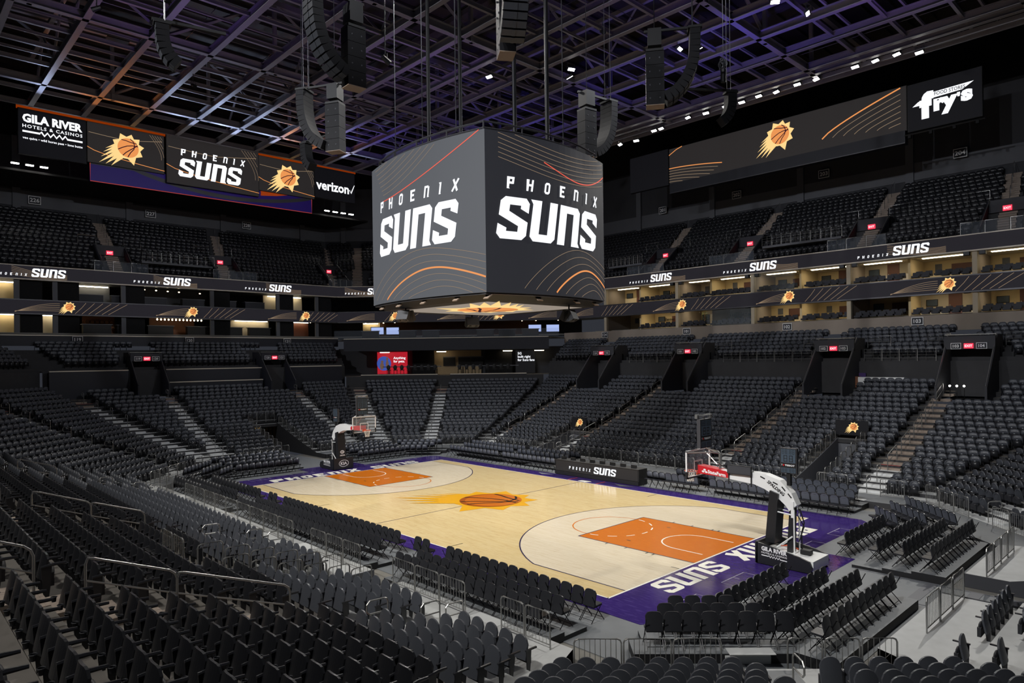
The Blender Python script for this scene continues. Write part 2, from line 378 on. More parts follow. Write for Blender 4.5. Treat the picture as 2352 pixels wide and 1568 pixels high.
# ------------------------------------------------------------------ lettering and emblem shapes (2D, unit cap height)
def G_S(): return [[(0.14, 1.30), (0.86, 1.30), (1.0, 1.15), (1.0, 0.84), (0.70, 0.96), (0.70, 1.06), (0.32, 1.06), (0.32, 0.86), (1.0, 0.56), (1.0, 0.14), (0.86, 0.0), (0.14, 0.0), (0.0, 0.15), (0.0, 0.46), (0.30, 0.34), (0.30, 0.24), (0.68, 0.24), (0.68, 0.42), (0.0, 0.72), (0.0, 1.16)]]
def G_U(): return [[(-0.10, 1.30), (0.33, 1.30), (0.33, 0.24), (0.67, 0.24), (0.67, 1.30), (1.0, 1.30), (1.0, 0.14), (0.86, 0.0), (0.14, 0.0), (0.0, 0.14), (0.0, 1.16)]]
def G_N(): return [[(0.0, 0.0), (0.0, 1.30), (0.86, 1.30), (1.0, 1.16), (1.0, 0.14), (1.10, 0.0), (0.67, 0.0), (0.67, 1.06), (0.33, 1.06), (0.33, 0.0)]]
def suns_word():
    out = []; x = 0
    for g in (G_S, G_U, G_N, G_S):
        for p in g(): out.append([(a+x+0.16*b, b) for a, b in p])
        x += 1.13
    return out, 4.39+0.2, 1.3            # polygons, width, height
def bar(x0, y0, x1, y1, w=0.17):
    dx, dy = x1-x0, y1-y0; l = math.hypot(dx, dy); nx, ny = -dy/l*w/2, dx/l*w/2
    return [(x0-nx, y0-ny), (x1-nx, y1-ny), (x1+nx, y1+ny), (x0+nx, y0+ny)]
def octo(x0, y0, x1, y1, w, c=0.10):
    P = [(x0+c, y0), (x1-c, y0), (x1, y0+c), (x1, y1-c), (x1-c, y1), (x0+c, y1), (x0, y1-c), (x0, y0+c)]; out = []
    cx, cy = (x0+x1)/2, (y0+y1)/2; k = w/2
    off = lambda p, d: (p[0]+(d if p[0] > cx else -d)*(1 if abs(p[0]-cx) > abs(x1-x0)/2-1e-6 else 0.41), p[1]+(d if p[1] > cy else -d)*(1 if abs(p[1]-cy) > abs(y1-y0)/2-1e-6 else 0.41))
    for i in range(8): a, b = P[i], P[(i+1) % 8]; out.append([off(a, k), off(b, k), off(b, -k), off(a, -k)])
    return out
def phoenix_word(gap=1.0, w=0.17):
    h = w/2; top = 1-h
    L = {'P': [[(0, 0), (w, 0), (w, 1), (-.1, 1)], bar(0, top, .5, top, w), bar(.5, 1, .5, .42, w), bar(.1, .5, .5, .5, w), [(0, 0), (.28, 0), (.18, .1), (0, .1)]],
         'H': [[(0, 0), (w, 0), (w, 1), (-.1, 1)], [(.45, 0), (.45+w, 0), (.45+w, 1), (.45, 1)], bar(.1, .52, .5, .52, w)],
         'O': octo(h, h, .62-h, 1-h, w),
         'E': [[(0, 0), (w, 0), (w, 1), (-.1, 1)], bar(0, top, .58, top, w), bar(0, h, .6, h, w), bar(.1, .52, .48, .52, w)],
         'N': [bar(h, 0, h, 1, w), bar(0, top, .5, top, w), bar(.54, 0, .54, .9, w), [(.54, 0), (.7, 0), (.62, .1), (.54, .1)]],
         'I': [[(0, 0), (w+.05, 0), (w, .1), (w, 1), (-.1, 1), (0, .85)]],
         'X': [bar(.02, 0, .6, 1, w), bar(.06, 1, .56, 0, w)]}
    out = []; x = 0
    for ch in 'PHOENIX':
        for p in L[ch]: out.append([(a+x+0.16*b, b) for a, b in p])
        x += (0.62 if ch != 'I' else 0.2)+gap
    return out, x-gap+0.16, 1.0
BALL = []
def sun_shapes():
    """list of (key, polygon): burst and streaks, ball, seams; ball radius 1"""
    out = []
    star = []
    tips = [(-73, 1.76), (-27, 1.48), (11, 1.50), (45, 1.50), (77, 1.45), (118, 1.53), (157, 1.50), (-110, 1.18)]
    tips.sort()
    for i, (a, r) in enumerate(tips):
        star.append((r*math.cos(R(a)), r*math.sin(R(a))))
        b = tips[(i+1) % len(tips)][0]
        if b < a: b += 360
        mid = (a+b)/2; rr = 1.12
        star.append((rr*math.cos(R(mid)), rr*math.sin(R(mid))))
    out.append(('gold', star))
    for a0, a1, tip in [(158, 178, (-2.05, -0.40)), (170, 192, (-2.24, -0.80)), (184, 206, (-2.45, -1.30)), (198, 222, (-2.62, -1.90)), (212, 238, (-2.05, -1.95)), (226, 252, (-1.55, -2.05))]:
        out.append(('gold', [(1.05*math.cos(R(a0)), 1.05*math.sin(R(a0))), tip, (1.05*math.cos(R(a1)), 1.05*math.sin(R(a1))), (0, 0)]))
    out.append(('ball', [(0.97*math.cos(2*PI*i/28), 0.97*math.sin(2*PI*i/28)) for i in range(28)]))
    return out
def sun_seams():
    C1 = [(-0.93, -0.30), (-0.55, -0.05), (-0.1, 0.18), (0.4, 0.30), (0.9, 0.28)]
    C2 = [(-0.50, -0.83), (-0.2, -0.48), (0.2, -0.15), (0.55, 0.12), (0.86, 0.42)]
    C3 = [(-0.62, 0.74), (-0.25, 0.72), (0.15, 0.62), (0.5, 0.58), (0.78, 0.56)]
    C4 = [(0.18, 0.95), (0.45, 0.74), (0.58, 0.38), (0.52, -0.05), (0.22, -0.42), (-0.05, -0.93)]
    return [C1, C2, C3, C4]
def put(b, polys, f):
    for p in polys: b.poly([f(x, y) for x, y in p])
    return b
def frame_map(o, u, v, s=1.0, off=0.0):
    o, u, v = Vector(o), Vector(u).normalized(), Vector(v).normalized(); n = u.cross(v)
    return lambda x, y, k=0.0: tuple(o+u*(x*s)+v*(y*s)+n*(off+k))
def sun_logo(name, f, parent, s, lift, keys=('led_gold', 'led_orange', 'led_maroon'), stretch=1.0):
    """f(x,y,k): metres -> point; one emblem of burst, ball and seams as a part with sub-parts"""
    b = MB()
    for k, p in sun_shapes():
        if k == 'gold': b.poly([f(x*s*stretch, y*s, lift) for x, y in p])
    e = b.build(name, keys[0], parent)
    b = MB()
    for k, p in sun_shapes():
        if k == 'ball': b.poly([f(x*s*stretch, y*s, lift*2) for x, y in p])
    b.build('ball', keys[1], e)
    b = MB()
    for c in sun_seams(): b.ribbon([(x*s*stretch, y*s) for x, y in c], 0.085*s, lambda x, y: f(x, y, lift*3))
    b.build('ball_seams', keys[2], e)
    return e
def phoenix_suns(f, parent, width, lift, key='led_white', ph=True):
    P, w, h = suns_word(); s = width/w; b = MB()
    for p in P: b.poly([f(x*s-width/2, y*s, lift) for x, y in p])
    b.build('team_lettering', key, parent)
    if ph:
        P, pw, _ = phoenix_word(1.0, 0.19); s2 = width/pw*1.0
        b = MB()
        for p in P: b.poly([f(x*s2-width/2+0.16*h*s, y*s2+h*s*1.16, lift) for x, y in p])
        b.build('city_lettering', key, parent)
TXT = {}
def text_mesh(s, bold=0.0, spacing=1.0):
    k = (s, bold, spacing)
    if k not in TXT:
        cu = bpy.data.curves.new('lettering', 'FONT'); cu.body = s; cu.size = 1.0; cu.offset = bold; cu.space_character = spacing; cu.resolution_u = 2
        o = bpy.data.objects.new('lettering', cu); C.objects.link(o)
        dg = bpy.context.evaluated_depsgraph_get(); me = o.evaluated_get(dg).to_mesh()
        vs = [tuple(v.co) for v in me.vertices]; fs = [tuple(p.vertices) for p in me.polygons]
        bpy.data.objects.remove(o); bpy.data.curves.remove(cu)
        xs = [v[0] for v in vs] or [0]; ys = [v[1] for v in vs] or [0]
        TXT[k] = (vs, fs, min(xs), max(xs), min(ys), max(ys))
    return TXT[k]
def text(s, f, parent, width=None, height=None, lift=0.01, key='white_print', bold=0.0, name='lettering', at=(0, 0), shear=0.0, align='c', spacing=1.0, b=None):
    vs, fs, x0, x1, y0, y1 = text_mesh(s, bold, spacing)
    k = width/(x1-x0) if width else height/(y1-y0)
    kx = k; ky = height/(y1-y0) if height else k
    ox = {'c': (x0+x1)/2, 'l': x0, 'r': x1}[align]
    own = b is None
    if own: b = MB()
    b.add([f((x-ox)*kx+at[0]+shear*(y-y0)*ky, (y-(y0+y1)/2)*ky+at[1], lift) for x, y, z in vs], fs)
    return b.build(name, key, parent) if own else b
# ------------------------------------------------------------------ event floor and basketball court
b = MB(); b.bbox((-26, -15.5, -0.3), (29, 15.5, -0.03)); struct('floor', b, 'concrete')
b = MB()
b.bbox((-21.6, -11.2, -0.03), (21.9, 11.2, -0.008))
b.bbox((21.9, -1.3, -0.03), (27.5, 1.1, -0.01)); b.bbox((-29, -0.9, -0.03), (-21.6, 1.2, -0.01))
struct('floor_cover', b, 'floor_cover')
b = MB()
for y in (-1.3, 1.08): b.bbox((19.0, y-0.03, -0.012), (27, y+0.03, 0.006))
for x in (19.9, 21.2, 22.5): b.bbox((x, -1.25, -0.012), (x+0.35, 1.05, 0.002))
struct('floor_trim', b, 'grey_trim')
def flat(b, pts, z): b.poly([(x, y, z) for x, y in pts]); return b
def rect(x0, y0, x1, y1): return [(x0, y0), (x1, y0), (x1, y1), (x0, y1)]
b = MB(); b.prism([(x, y, -0.01) for x, y in [(-16.75, -8.5), (-16.4, -8.75), (16.4, -8.75), (16.75, -8.4), (16.75, -2.3), (18.45, -2.3), (18.45, 2.3), (16.75, 2.3), (16.75, 8.6), (16.3, 9.05), (-16.4, 8.75), (-16.75, 8.4), (-16.75, 2.3), (-18.45, 2.3), (-18.45, -2.3), (-16.75, -2.3)]], (0, 0, 0.01))
court = b.build('basketball_court', 'purple_paint'); tag(court, 'basketball court with maple floor and purple border', 'basketball court'); court['kind'] = 'structure'
Z = 0.003
b = MB(); flat(b, rect(-14.325, -7.62, 14.325, 7.62), Z); b.build('maple_area', 'wood', court)
def arc(cx, cy, r, a0, a1, n=40): return [(cx+r*math.cos(R(a0+(a1-a0)*i/n)), cy+r*math.sin(R(a0+(a1-a0)*i/n))) for i in range(n+1)]
HX = 14.325-1.6
def three(sgn, r=7.24, yy=6.706):
    a = math.degrees(math.asin(yy/r)); p = arc(0, 0, r, 180-a, 180+a)
    return [(sgn*14.325, yy)]+[(sgn*(HX+x), y) for x, y in p]+[(sgn*14.325, -yy)]
lines = {'navy_line': MB(), 'white_paint': MB(), 'black_line': MB(), 'grey_line': MB(), 'orange_paint': MB()}
fz = lambda z: (lambda x, y: (x, y, z))
for s in (-1, 1):
    p = three(s); p = p if s > 0 else p[::-1]
    b = MB(); b.poly([(x, y, 2*Z) for x, y in p]); b.build('three_point_area', 'wood_pale', court)
    b = MB(); flat(b, rect(min(s*14.325, s*8.534), -2.438, max(s*14.325, s*8.534), 2.438), 3*Z); b.build('key', 'orange_paint', court)
    lines['navy_line'].ribbon(three(s), 0.055, fz(3*Z))
    for x0, y0, x1, y1 in [(14.325, -2.42, 8.534, -2.42), (14.325, 2.42, 8.534, 2.42), (8.55, -2.42, 8.55, 2.42)]:
        lines['navy_line'].ribbon([(s*x0, y0), (s*x1, y1)], 0.055, fz(4*Z))
    # free-throw circle: outer half orange, inner half white dashes
    q = arc(0, 0, 1.83, 90, 270); lines['orange_paint'].ribbon([(s*(8.534+x), y) for x, y in q], 0.055, fz(3*Z))
    for a in range(-78, 90, 26):
        q = arc(0, 0, 1.83, a-6.5, a+6.5, 6); lines['white_paint'].ribbon([(s*(8.534+x), y) for x, y in q], 0.06, fz(4.5*Z))
    q = [(1.25, 1.22)]+arc(0, 0, 1.22, 90, 270)+[(1.25, -1.22)]; lines['white_paint'].ribbon([(s*(HX+x), y) for x, y in q], 0.06, fz(4.5*Z))
    for yy in (-1, 1):
        for x in (10.2, 11.2, 12.25, 12.55): lines['black_line'].ribbon([(s*x, yy*2.44), (s*x, yy*2.62)], 0.06, fz(4*Z))
        lines['black_line'].ribbon([(s*10.5, yy*1.52), (s*10.7, yy*1.52)], 0.06, fz(4.5*Z))
        lines['black_line'].ribbon([(s*5.76, yy*6.72), (s*5.76, yy*7.6)], 0.045, fz(2*Z))
        lines['black_line'].ribbon([(s*13.95, yy*3.4), (s*14.3, yy*3.4)], 0.045, fz(3*Z))
        # coaching squares behind the baseline
        for y0, y1 in ((2.15, 3.72), (5.33, 6.71)):
            lines['grey_line'].ribbon([(s*16.75, yy*y0), (s*16.2, yy*y0), (s*16.2, yy*y1), (s*16.75, yy*y1)], 0.045, fz(Z))
            lines['grey_line'].ribbon([(s*16.2, yy*(y0+y1)/2), (s*16.45, yy*(y0+y1)/2)], 0.04, fz(Z))
lines['navy_line'].ribbon([(0, -7.6), (0, 7.6)], 0.05, fz(2*Z))
for a in (rect(-14.38, -7.68, 14.38, -7.62), rect(-14.38, 7.62, 14.38, 7.68), rect(-14.40, -7.68, -14.325, 7.68), rect(14.325, -7.68, 14.40, 7.68)): flat(lines['white_paint'], a, 1.5*Z)
for k, n in [('navy_line', 'navy_lines'), ('white_paint', 'white_lines'), ('black_line', 'black_marks'), ('grey_line', 'grey_squares'), ('orange_paint', 'orange_arcs')]: lines[k].build(n, k, court)
# centre emblem
cm = frame_map((0, 0, 0), (1, 0, 0), (0, 1, 0))
b = MB()
for i, (k, p) in enumerate(sun_shapes()):
    if k == 'gold': b.poly([cm(x*1.76, y*1.76, 3*Z+0.0012*i) for x, y in p])
e = b.build('centre_emblem', 'gold_paint', court)
b = MB(); flat(b, [(1.72*math.cos(2*PI*i/40), 1.72*math.sin(2*PI*i/40)) for i in range(40)], 7*Z); b.build('ball_edge', 'rust_paint', e)
b = MB(); flat(b, [(0.12+1.58*math.cos(2*PI*i/40), 0.12+1.58*math.sin(2*PI*i/40)) for i in range(40)], 8*Z); b.build('ball', 'ball_paint', e)
b = MB()
for c in sun_seams(): b.ribbon([(x*1.72, y*1.72) for x, y in c], 0.13, fz(9*Z))
b.build('ball_seams', 'black_line', e)
# end-line lettering
P1, w1, _ = phoenix_word(0.22, 0.25); P2, w2, h2 = suns_word()
for s in (-1, 1):
    f = (lambda x, y, s=s: (s*(14.55+y), -s*x, 1.6*Z))
    b = MB()
    up = lambda q, i: (q[0], q[1], q[2]+0.0012*(i % 6))
    for i, p in enumerate(P1): b.poly([up(f(-5.85+x*6.6/w1, y*1.06), i) for x, y in p])
    for i, p in enumerate(P2): b.poly([up(f(1.72+x*4.15/w2, y*1.06/h2), i) for x, y in p])
    b.build('baseline_lettering', 'white_paint', court)
# league badge and coloured bars at midcourt, pale floor cut-outs by the scorer's table
b = MB(); flat(b, [(-0.42, 7.85), (0.25, 7.8), (0.55, 8.1), (0.3, 8.25), (-0.3, 8.2)], 1.6*Z); b.build('midcourt_badge', 'white_paint', court)
b = MB()
for x in (-1.15, 1.15): flat(b, rect(x-0.05, 7.75, x+0.05, 8.7), 1.6*Z)
b.build('red_marks', 'red_edge', court)
b = MB()
for x in (-4.6, 2.0): flat(b, [(x, 8.55), (x+.7, 8.15), (x+1.5, 8.55)], 1.6*Z)
b.build('grey_patches', 'floor_cover', court)

# ------------------------------------------------------------------ risers under the floor chairs
def riser(name, pts, h, key='floor_cover'):
    b = MB(); b.prism([(x, y, -0.008) for x, y in pts], (0, 0, h+0.008)); b.mi[0:] = [1]*len(b.f); b.mi[1] = 0
    o = b.build(name, [key, 'black_step']); o['kind'] = 'structure'; return o
XE = [(-2.3, -7.7), (-2.05, -8.1), (-1.9, -8.3)]
for s in (-1, 1):
    for i, (x0, x1, h) in enumerate([(18.72, 19.75, 0.09), (19.75, 20.7, 0.18), (20.7, 21.75, 0.27)]):
        for ya, yb in ((-8.05, -1.75), (1.2 if s > 0 else 2.0, 7.2)):
            if s < 0: ya, yb = (ya, yb) if ya < 0 else (ya, yb)
            riser('floor_riser', rect(min(s*x0, s*x1), ya, max(s*x0, s*x1), yb), h)
for s in (-1, 1):
    for y0, y1, h in [(10.2, 11.15, 0.12), (11.15, 12.05, 0.24)]:
        for xa, xb in ((-15.6, -7.9), (-6.1, 6.1), (7.9, 15.6)):
            if s > 0 and xa == -6.1: continue
            riser('floor_riser', rect(xa, min(s*y0, s*y1), xb, max(s*y0, s*y1)), h)
for sd in ('SE', 'NE', 'NW', 'SW'):
    for d0, d1, L, h in [(-1.9, -1.0, 1.9, 0.12), (-1.0, -0.05, 2.3, 0.24)]:
        riser('floor_riser', [SP(sd, -L, d0)[:2], SP(sd, -L, d1)[:2], SP(sd, L, d1)[:2], SP(sd, L, d0)[:2]], h)

# ------------------------------------------------------------------ folding floor chairs
CTOP = lambda u: 0.40+0.10*math.sqrt(max(0.0, 1-(abs(u)**3)))
def chair_parts(root, pad, leg):
    b = MB(); b.shell(0.45, 0.0, CTOP, 0.02, 0.035, 14, (0, -0.17, 0.45), 8); bk = b.build('backrest', pad, root)
    b = MB(); b.shell(0.39, 0.06, lambda u: CTOP(u)-0.03, 0.015, 0.02, 14, (0, -0.155, 0.45), 6); b.build('cushion', 'chair_pad_sheen', bk)
    M = Matrix.Rotation(R(-14), 3, 'X'); b = MB(); b.box(tuple(M @ Vector((0, 0.004, 0.38))+Vector((0, -0.155, 0.45))), (0.15, 0.006, 0.010)); b.build('piping', 'seat_arm', bk)
    b = MB(); b.prism([(-0.215, -0.17, 0.425), (0.215, -0.17, 0.425), (0.225, 0.18, 0.445), (0.17, 0.23, 0.445), (-0.17, 0.23, 0.445), (-0.225, 0.18, 0.445)], (0, 0, 0.055)); b.build('seat', pad, root)
    for s in (-1, 1):
        b = MB(); b.tube([(s*0.235, 0.26, 0.0), (s*0.235, -0.10, 0.46), (s*0.232, -0.27, 0.80)], 0.013, 5); b.build('front_leg', leg, root)
        b = MB(); b.tube([(s*0.215, -0.30, 0.0), (s*0.215, 0.12, 0.43)], 0.013, 5); b.build('rear_leg', leg, root)
    b = MB(); b.tube([(-0.235, 0.19, 0.09), (0.235, 0.19, 0.09)], 0.010, 4); b.tube([(-0.215, -0.23, 0.07), (0.215, -0.23, 0.07)], 0.010, 4); b.build('crossbar', leg, root)
CH = []     # (x, y, z, rz, label, group)
def chair_row(lab, grp, pts, rz, end):
    for i, p in enumerate(pts): CH.append((p[0], p[1], p[2], rz, 'folding chair, %s, %s from %s end' % (lab, nth(i+1), end), grp))
def span(a, b, step):
    n = max(1, int(round(abs(b-a)/step))); return [a+(b-a)*(i+0.5)/n for i in range(n)]
RW = ['front row', 'second row', 'third row', 'back row']
def srow(s, k, y, h, xa, xb, blk):
    xs = span(xa, xb, 0.468)
    if s < 0: xs = xs[::-1]
    side = WORDS['S' if s < 0 else 'N']
    chair_row('%s on %s, %s' % (RW[k], side, blk), 'folding chairs along the '+side, [(x, s*y, h) for x in xs], 0 if s < 0 else PI, 'near' if s < 0 else 'far')
for blk, xa, xb in [('block by near corner', 8.2, 15.4), ('pair by near corner', 6.15, 7.2), ('long middle block', -5.4, 5.2), ('pair by shaded corner', -7.2, -6.15), ('block by shaded corner', -15.4, -8.2)]:
    srow(-1, 0, 9.42, 0.0, xa, xb, blk)
for k, y, h in ((1, 10.72, 0.12), (2, 11.62, 0.24)):
    for blk, xa, xb in [('block by near corner', 8.15, 15.3), ('long middle block', -5.8, 5.8), ('block by shaded corner', -15.3, -8.15)]:
        srow(-1, k, y, h, xa, xb, blk)
for k, y, h, blks in ((0, 9.42, 0.0, [('bench by screen', 3.75, 7.3), ('block past bench', 8.0, 15.6), ('block before screen', -9.3, -3.9), ('far corner block', -15.6, -9.7)]),
                      (1, 10.72, 0.12, [('block past bench', 10.6, 15.4), ('bench by screen', 5.0, 7.6), ('block before screen', -9.0, -3.7), ('far corner block', -15.4, -9.4)]),
                      (2, 11.62, 0.24, [('block past bench', 10.2, 15.2), ('block before screen', -8.6, -3.5), ('far corner block', -15.4, -9.0)])):
    for blk, xa, xb in blks: srow(1, k, y, h, xa, xb, blk)
def erow(s, k, x, h, ya, yb, blk):
    side = WORDS['E' if s > 0 else 'W']
    chair_row('%s on %s, %s' % (RW[k], side, blk), 'folding chairs along the '+side, [(s*x, y, h) for y in span(ya, yb, 0.475)], PI/2 if s > 0 else -PI/2, 'near')
for k, x, h in ((0, 17.98, 0.0), (1, 19.25, 0.09), (2, 20.22, 0.18), (3, 21.18, 0.27)):
    erow(1, k, x, h, -7.35-0.13*k, -2.75+0.12*k, 'before the basket')
    erow(1, k, x, h, [2.3, 1.9, 1.6, 1.35][k], 6.75+0.1*k, 'past the basket')
    erow(-1, k, x, h, [-7.0, -7.2, -7.3, -7.5][k], -2.4, 'before the basket')
    erow(-1, k, x, h, 2.4, [6.8, 7.0, 7.1, 6.8][k], 'past the basket')
for sd in ('SE', 'NE', 'NW', 'SW'):
    for k, d, h, n in ((0, -2.45, 0.0, 4), (1, -1.5, 0.12, 6), (2, -0.55, 0.24, 8)):
        chair_row('%s of angled group at %s' % (RW[k], WORDS[sd]), 'angled folding chairs at the '+WORDS[sd], [SP(sd, (i-(n-1)/2)*0.485, d, h) for i in range(n)], face_in(sd), 'near' if sd != 'SE' else 'court-sideline')
def seen(p): return in_frame((p[0], p[1], p[2]+0.6), 40)
CH = [c for c in CH if seen(c)]
CH.sort(key=lambda c: (c[0]-CAM[0])**2+(c[1]-CAM[1])**2)
proto = thing('folding_chair', CH[0][4], 'chair', CH[0][:3], CH[0][3], CH[0][5]); chair_parts(proto, 'chair_pad', 'chair_leg')
for c in CH[1:300]: dup(proto, c[:3], c[3], c[4], c[5])

# ------------------------------------------------------------------ one mesh for a mass of far seats
def mass(name, label, cat, base, places, mats, group=None):
    """base: MB of one seat; places: (x, y, z, rz)"""
    bv = np.array(base.v, dtype=np.float64); nv = len(bv); n = len(places)
    pl = np.array([p[:4] for p in places]); c, s = np.cos(pl[:, 3]), np.sin(pl[:, 3])
    V = np.empty((n, nv, 3)); V[:, :, 0] = bv[None, :, 0]*c[:, None]-bv[None, :, 1]*s[:, None]+pl[:, 0:1]
    V[:, :, 1] = bv[None, :, 0]*s[:, None]+bv[None, :, 1]*c[:, None]+pl[:, 1:2]; V[:, :, 2] = bv[None, :, 2]+pl[:, 2:3]
    cnt = np.array([len(f) for f in base.f]); flat_ = np.array([i for f in base.f for i in f])
    loops = (flat_[None, :]+np.arange(n)[:, None]*nv).ravel()
    tot = np.tile(cnt, n); start = np.concatenate([[0], np.cumsum(tot)[:-1]])
    me = bpy.data.meshes.new(name); me.vertices.add(n*nv); me.vertices.foreach_set('co', V.ravel())
    me.loops.add(len(loops)); me.loops.foreach_set('vertex_index', loops.astype(np.int32))
    me.polygons.add(len(tot)); me.polygons.foreach_set('loop_start', start.astype(np.int32)); me.polygons.foreach_set('loop_total', tot.astype(np.int32))
    for m in mats: me.materials.append(K[m])
    me.polygons.foreach_set('material_index', np.tile(np.array(base.mi), n).astype(np.int32))
    me.update(calc_edges=True); me.validate()
    o = bpy.data.objects.new(name, me); C.objects.link(o); tag(o, label, cat, group, 'stuff'); return o
b = MB(); b.shell(0.45, 0.0, CTOP, 0.02, 0.04, 14, (0, -0.17, 0.45), 5); b.m = 2; b.shell(0.39, 0.06, lambda u: CTOP(u)-0.03, 0.015, 0.012, 14, (0, -0.155, 0.45), 4)
b.m = 0; b.box((0, 0.03, 0.455), (0.43, 0.40, 0.05)); b.m = 1
for s in (-1, 1):
    b.tube([(s*0.235, 0.26, 0), (s*0.235, -0.10, 0.46)], 0.014, 3, cap=False); b.tube([(s*0.215, -0.30, 0), (s*0.215, 0.12, 0.43)], 0.014, 3, cap=False)
if CH[300:]: mass('distant_folding_chairs', 'remaining padded folding chairs around the far end of the court', 'chairs', b, CH[300:], ['chair_pad', 'chair_leg', 'chair_pad_sheen'])
print('chairs', len(CH))
# ------------------------------------------------------------------ lower bowl: terraces, steps
RETRACT = {'S': 4, 'N': 5, 'E': 9, 'SE': 9, 'NE': 5, 'W': 17, 'SW': 17, 'NW': 17}     # rows on pale aluminium treads
VIEWD = {'S': 13.3, 'SE': 9.2, 'E': 9.0}       # how far up the stand the picture can see
def last_row(sd): 
    if sd in ('NW', 'W'): return 19
    return NROW if sd not in VIEWD else int((VIEWD[sd]-D0(sd))/T)
def segs(sd, d0, d1):
    """free t-intervals of a strip between the mitres, minus the cut-outs"""
    L0 = LL(sd, d0); iv = [(-L0, L0)]
    dm = (d0+d1)/2
    for t0, t1, c0, c1 in CUTS.get(sd, []):
        if c0 < dm < c1:
            nv = []
            for a, b in iv:
                if t1 <= a or t0 >= b: nv.append((a, b)); continue
                if t0 > a: nv.append((a, t0))
                if t1 < b: nv.append((t1, b))
            iv = nv
    return iv
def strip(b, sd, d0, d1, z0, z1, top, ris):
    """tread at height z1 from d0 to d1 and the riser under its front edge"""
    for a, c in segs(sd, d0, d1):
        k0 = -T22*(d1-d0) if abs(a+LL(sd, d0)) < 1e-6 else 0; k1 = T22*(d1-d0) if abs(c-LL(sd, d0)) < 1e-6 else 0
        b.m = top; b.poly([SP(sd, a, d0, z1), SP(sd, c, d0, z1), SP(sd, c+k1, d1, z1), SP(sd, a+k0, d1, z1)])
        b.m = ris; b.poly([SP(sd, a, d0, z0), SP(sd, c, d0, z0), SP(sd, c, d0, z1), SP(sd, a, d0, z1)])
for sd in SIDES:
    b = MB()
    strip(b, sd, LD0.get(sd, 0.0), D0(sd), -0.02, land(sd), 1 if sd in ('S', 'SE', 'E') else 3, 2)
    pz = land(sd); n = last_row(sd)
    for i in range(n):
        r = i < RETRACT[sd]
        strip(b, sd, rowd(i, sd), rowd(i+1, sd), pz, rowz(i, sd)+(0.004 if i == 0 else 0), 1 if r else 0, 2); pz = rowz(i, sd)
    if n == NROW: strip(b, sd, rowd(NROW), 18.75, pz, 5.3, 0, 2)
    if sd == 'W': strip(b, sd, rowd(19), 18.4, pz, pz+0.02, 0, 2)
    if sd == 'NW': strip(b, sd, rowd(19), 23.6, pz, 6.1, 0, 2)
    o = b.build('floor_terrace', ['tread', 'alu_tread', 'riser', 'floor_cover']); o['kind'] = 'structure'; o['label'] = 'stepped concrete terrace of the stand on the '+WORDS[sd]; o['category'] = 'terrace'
    # aisle steps: two half steps per row, each aisle one flight
    for ai, (a0, k) in enumerate(AISLES.get(sd, [])):
        b = MB()
        if sd in ('E',): continue
        for i in [-1]+list(range(1, n)):
            d = rowd(i, sd) if i >= 0 else 0.0; z = rowz(i, sd) if i >= 0 else land(sd); zp = rowz(i-1, sd) if i > 0 else 0.0
            t = a0+k*d
            if abs(t)+0.6 > LL(sd, d): continue
            b.m = 1 if i < RETRACT[sd] else 0
            h = z-zp; M = Matrix(((-SIDES[sd][1][1], SIDES[sd][1][0], 0), (SIDES[sd][1][0], SIDES[sd][1][1], 0), (0, 0, 1)))
            b.box(SP(sd, t, d-0.20, zp+h*0.25), (1.15, 0.40, h*0.5), M=M)
            b.m = 3 if i == RETRACT[sd] else (1 if i < RETRACT[sd] else 2); b.box(SP(sd, t, d+0.03, z+0.006), (1.15, 0.07, 0.014), M=M)
            b.m = 1 if i < RETRACT[sd] else 0; b.box(SP(sd, t, d+0.22, z+0.004), (1.15, 0.34, 0.012), M=M)
        if b.f:
            o = b.build('aisle_steps', ['step', 'step_white', 'step', 'red_edge']); o['kind'] = 'structure'; o['label'] = 'flight of aisle steps on the %s, %s along' % (WORDS[sd], nth(ai+1)); o['category'] = 'steps'

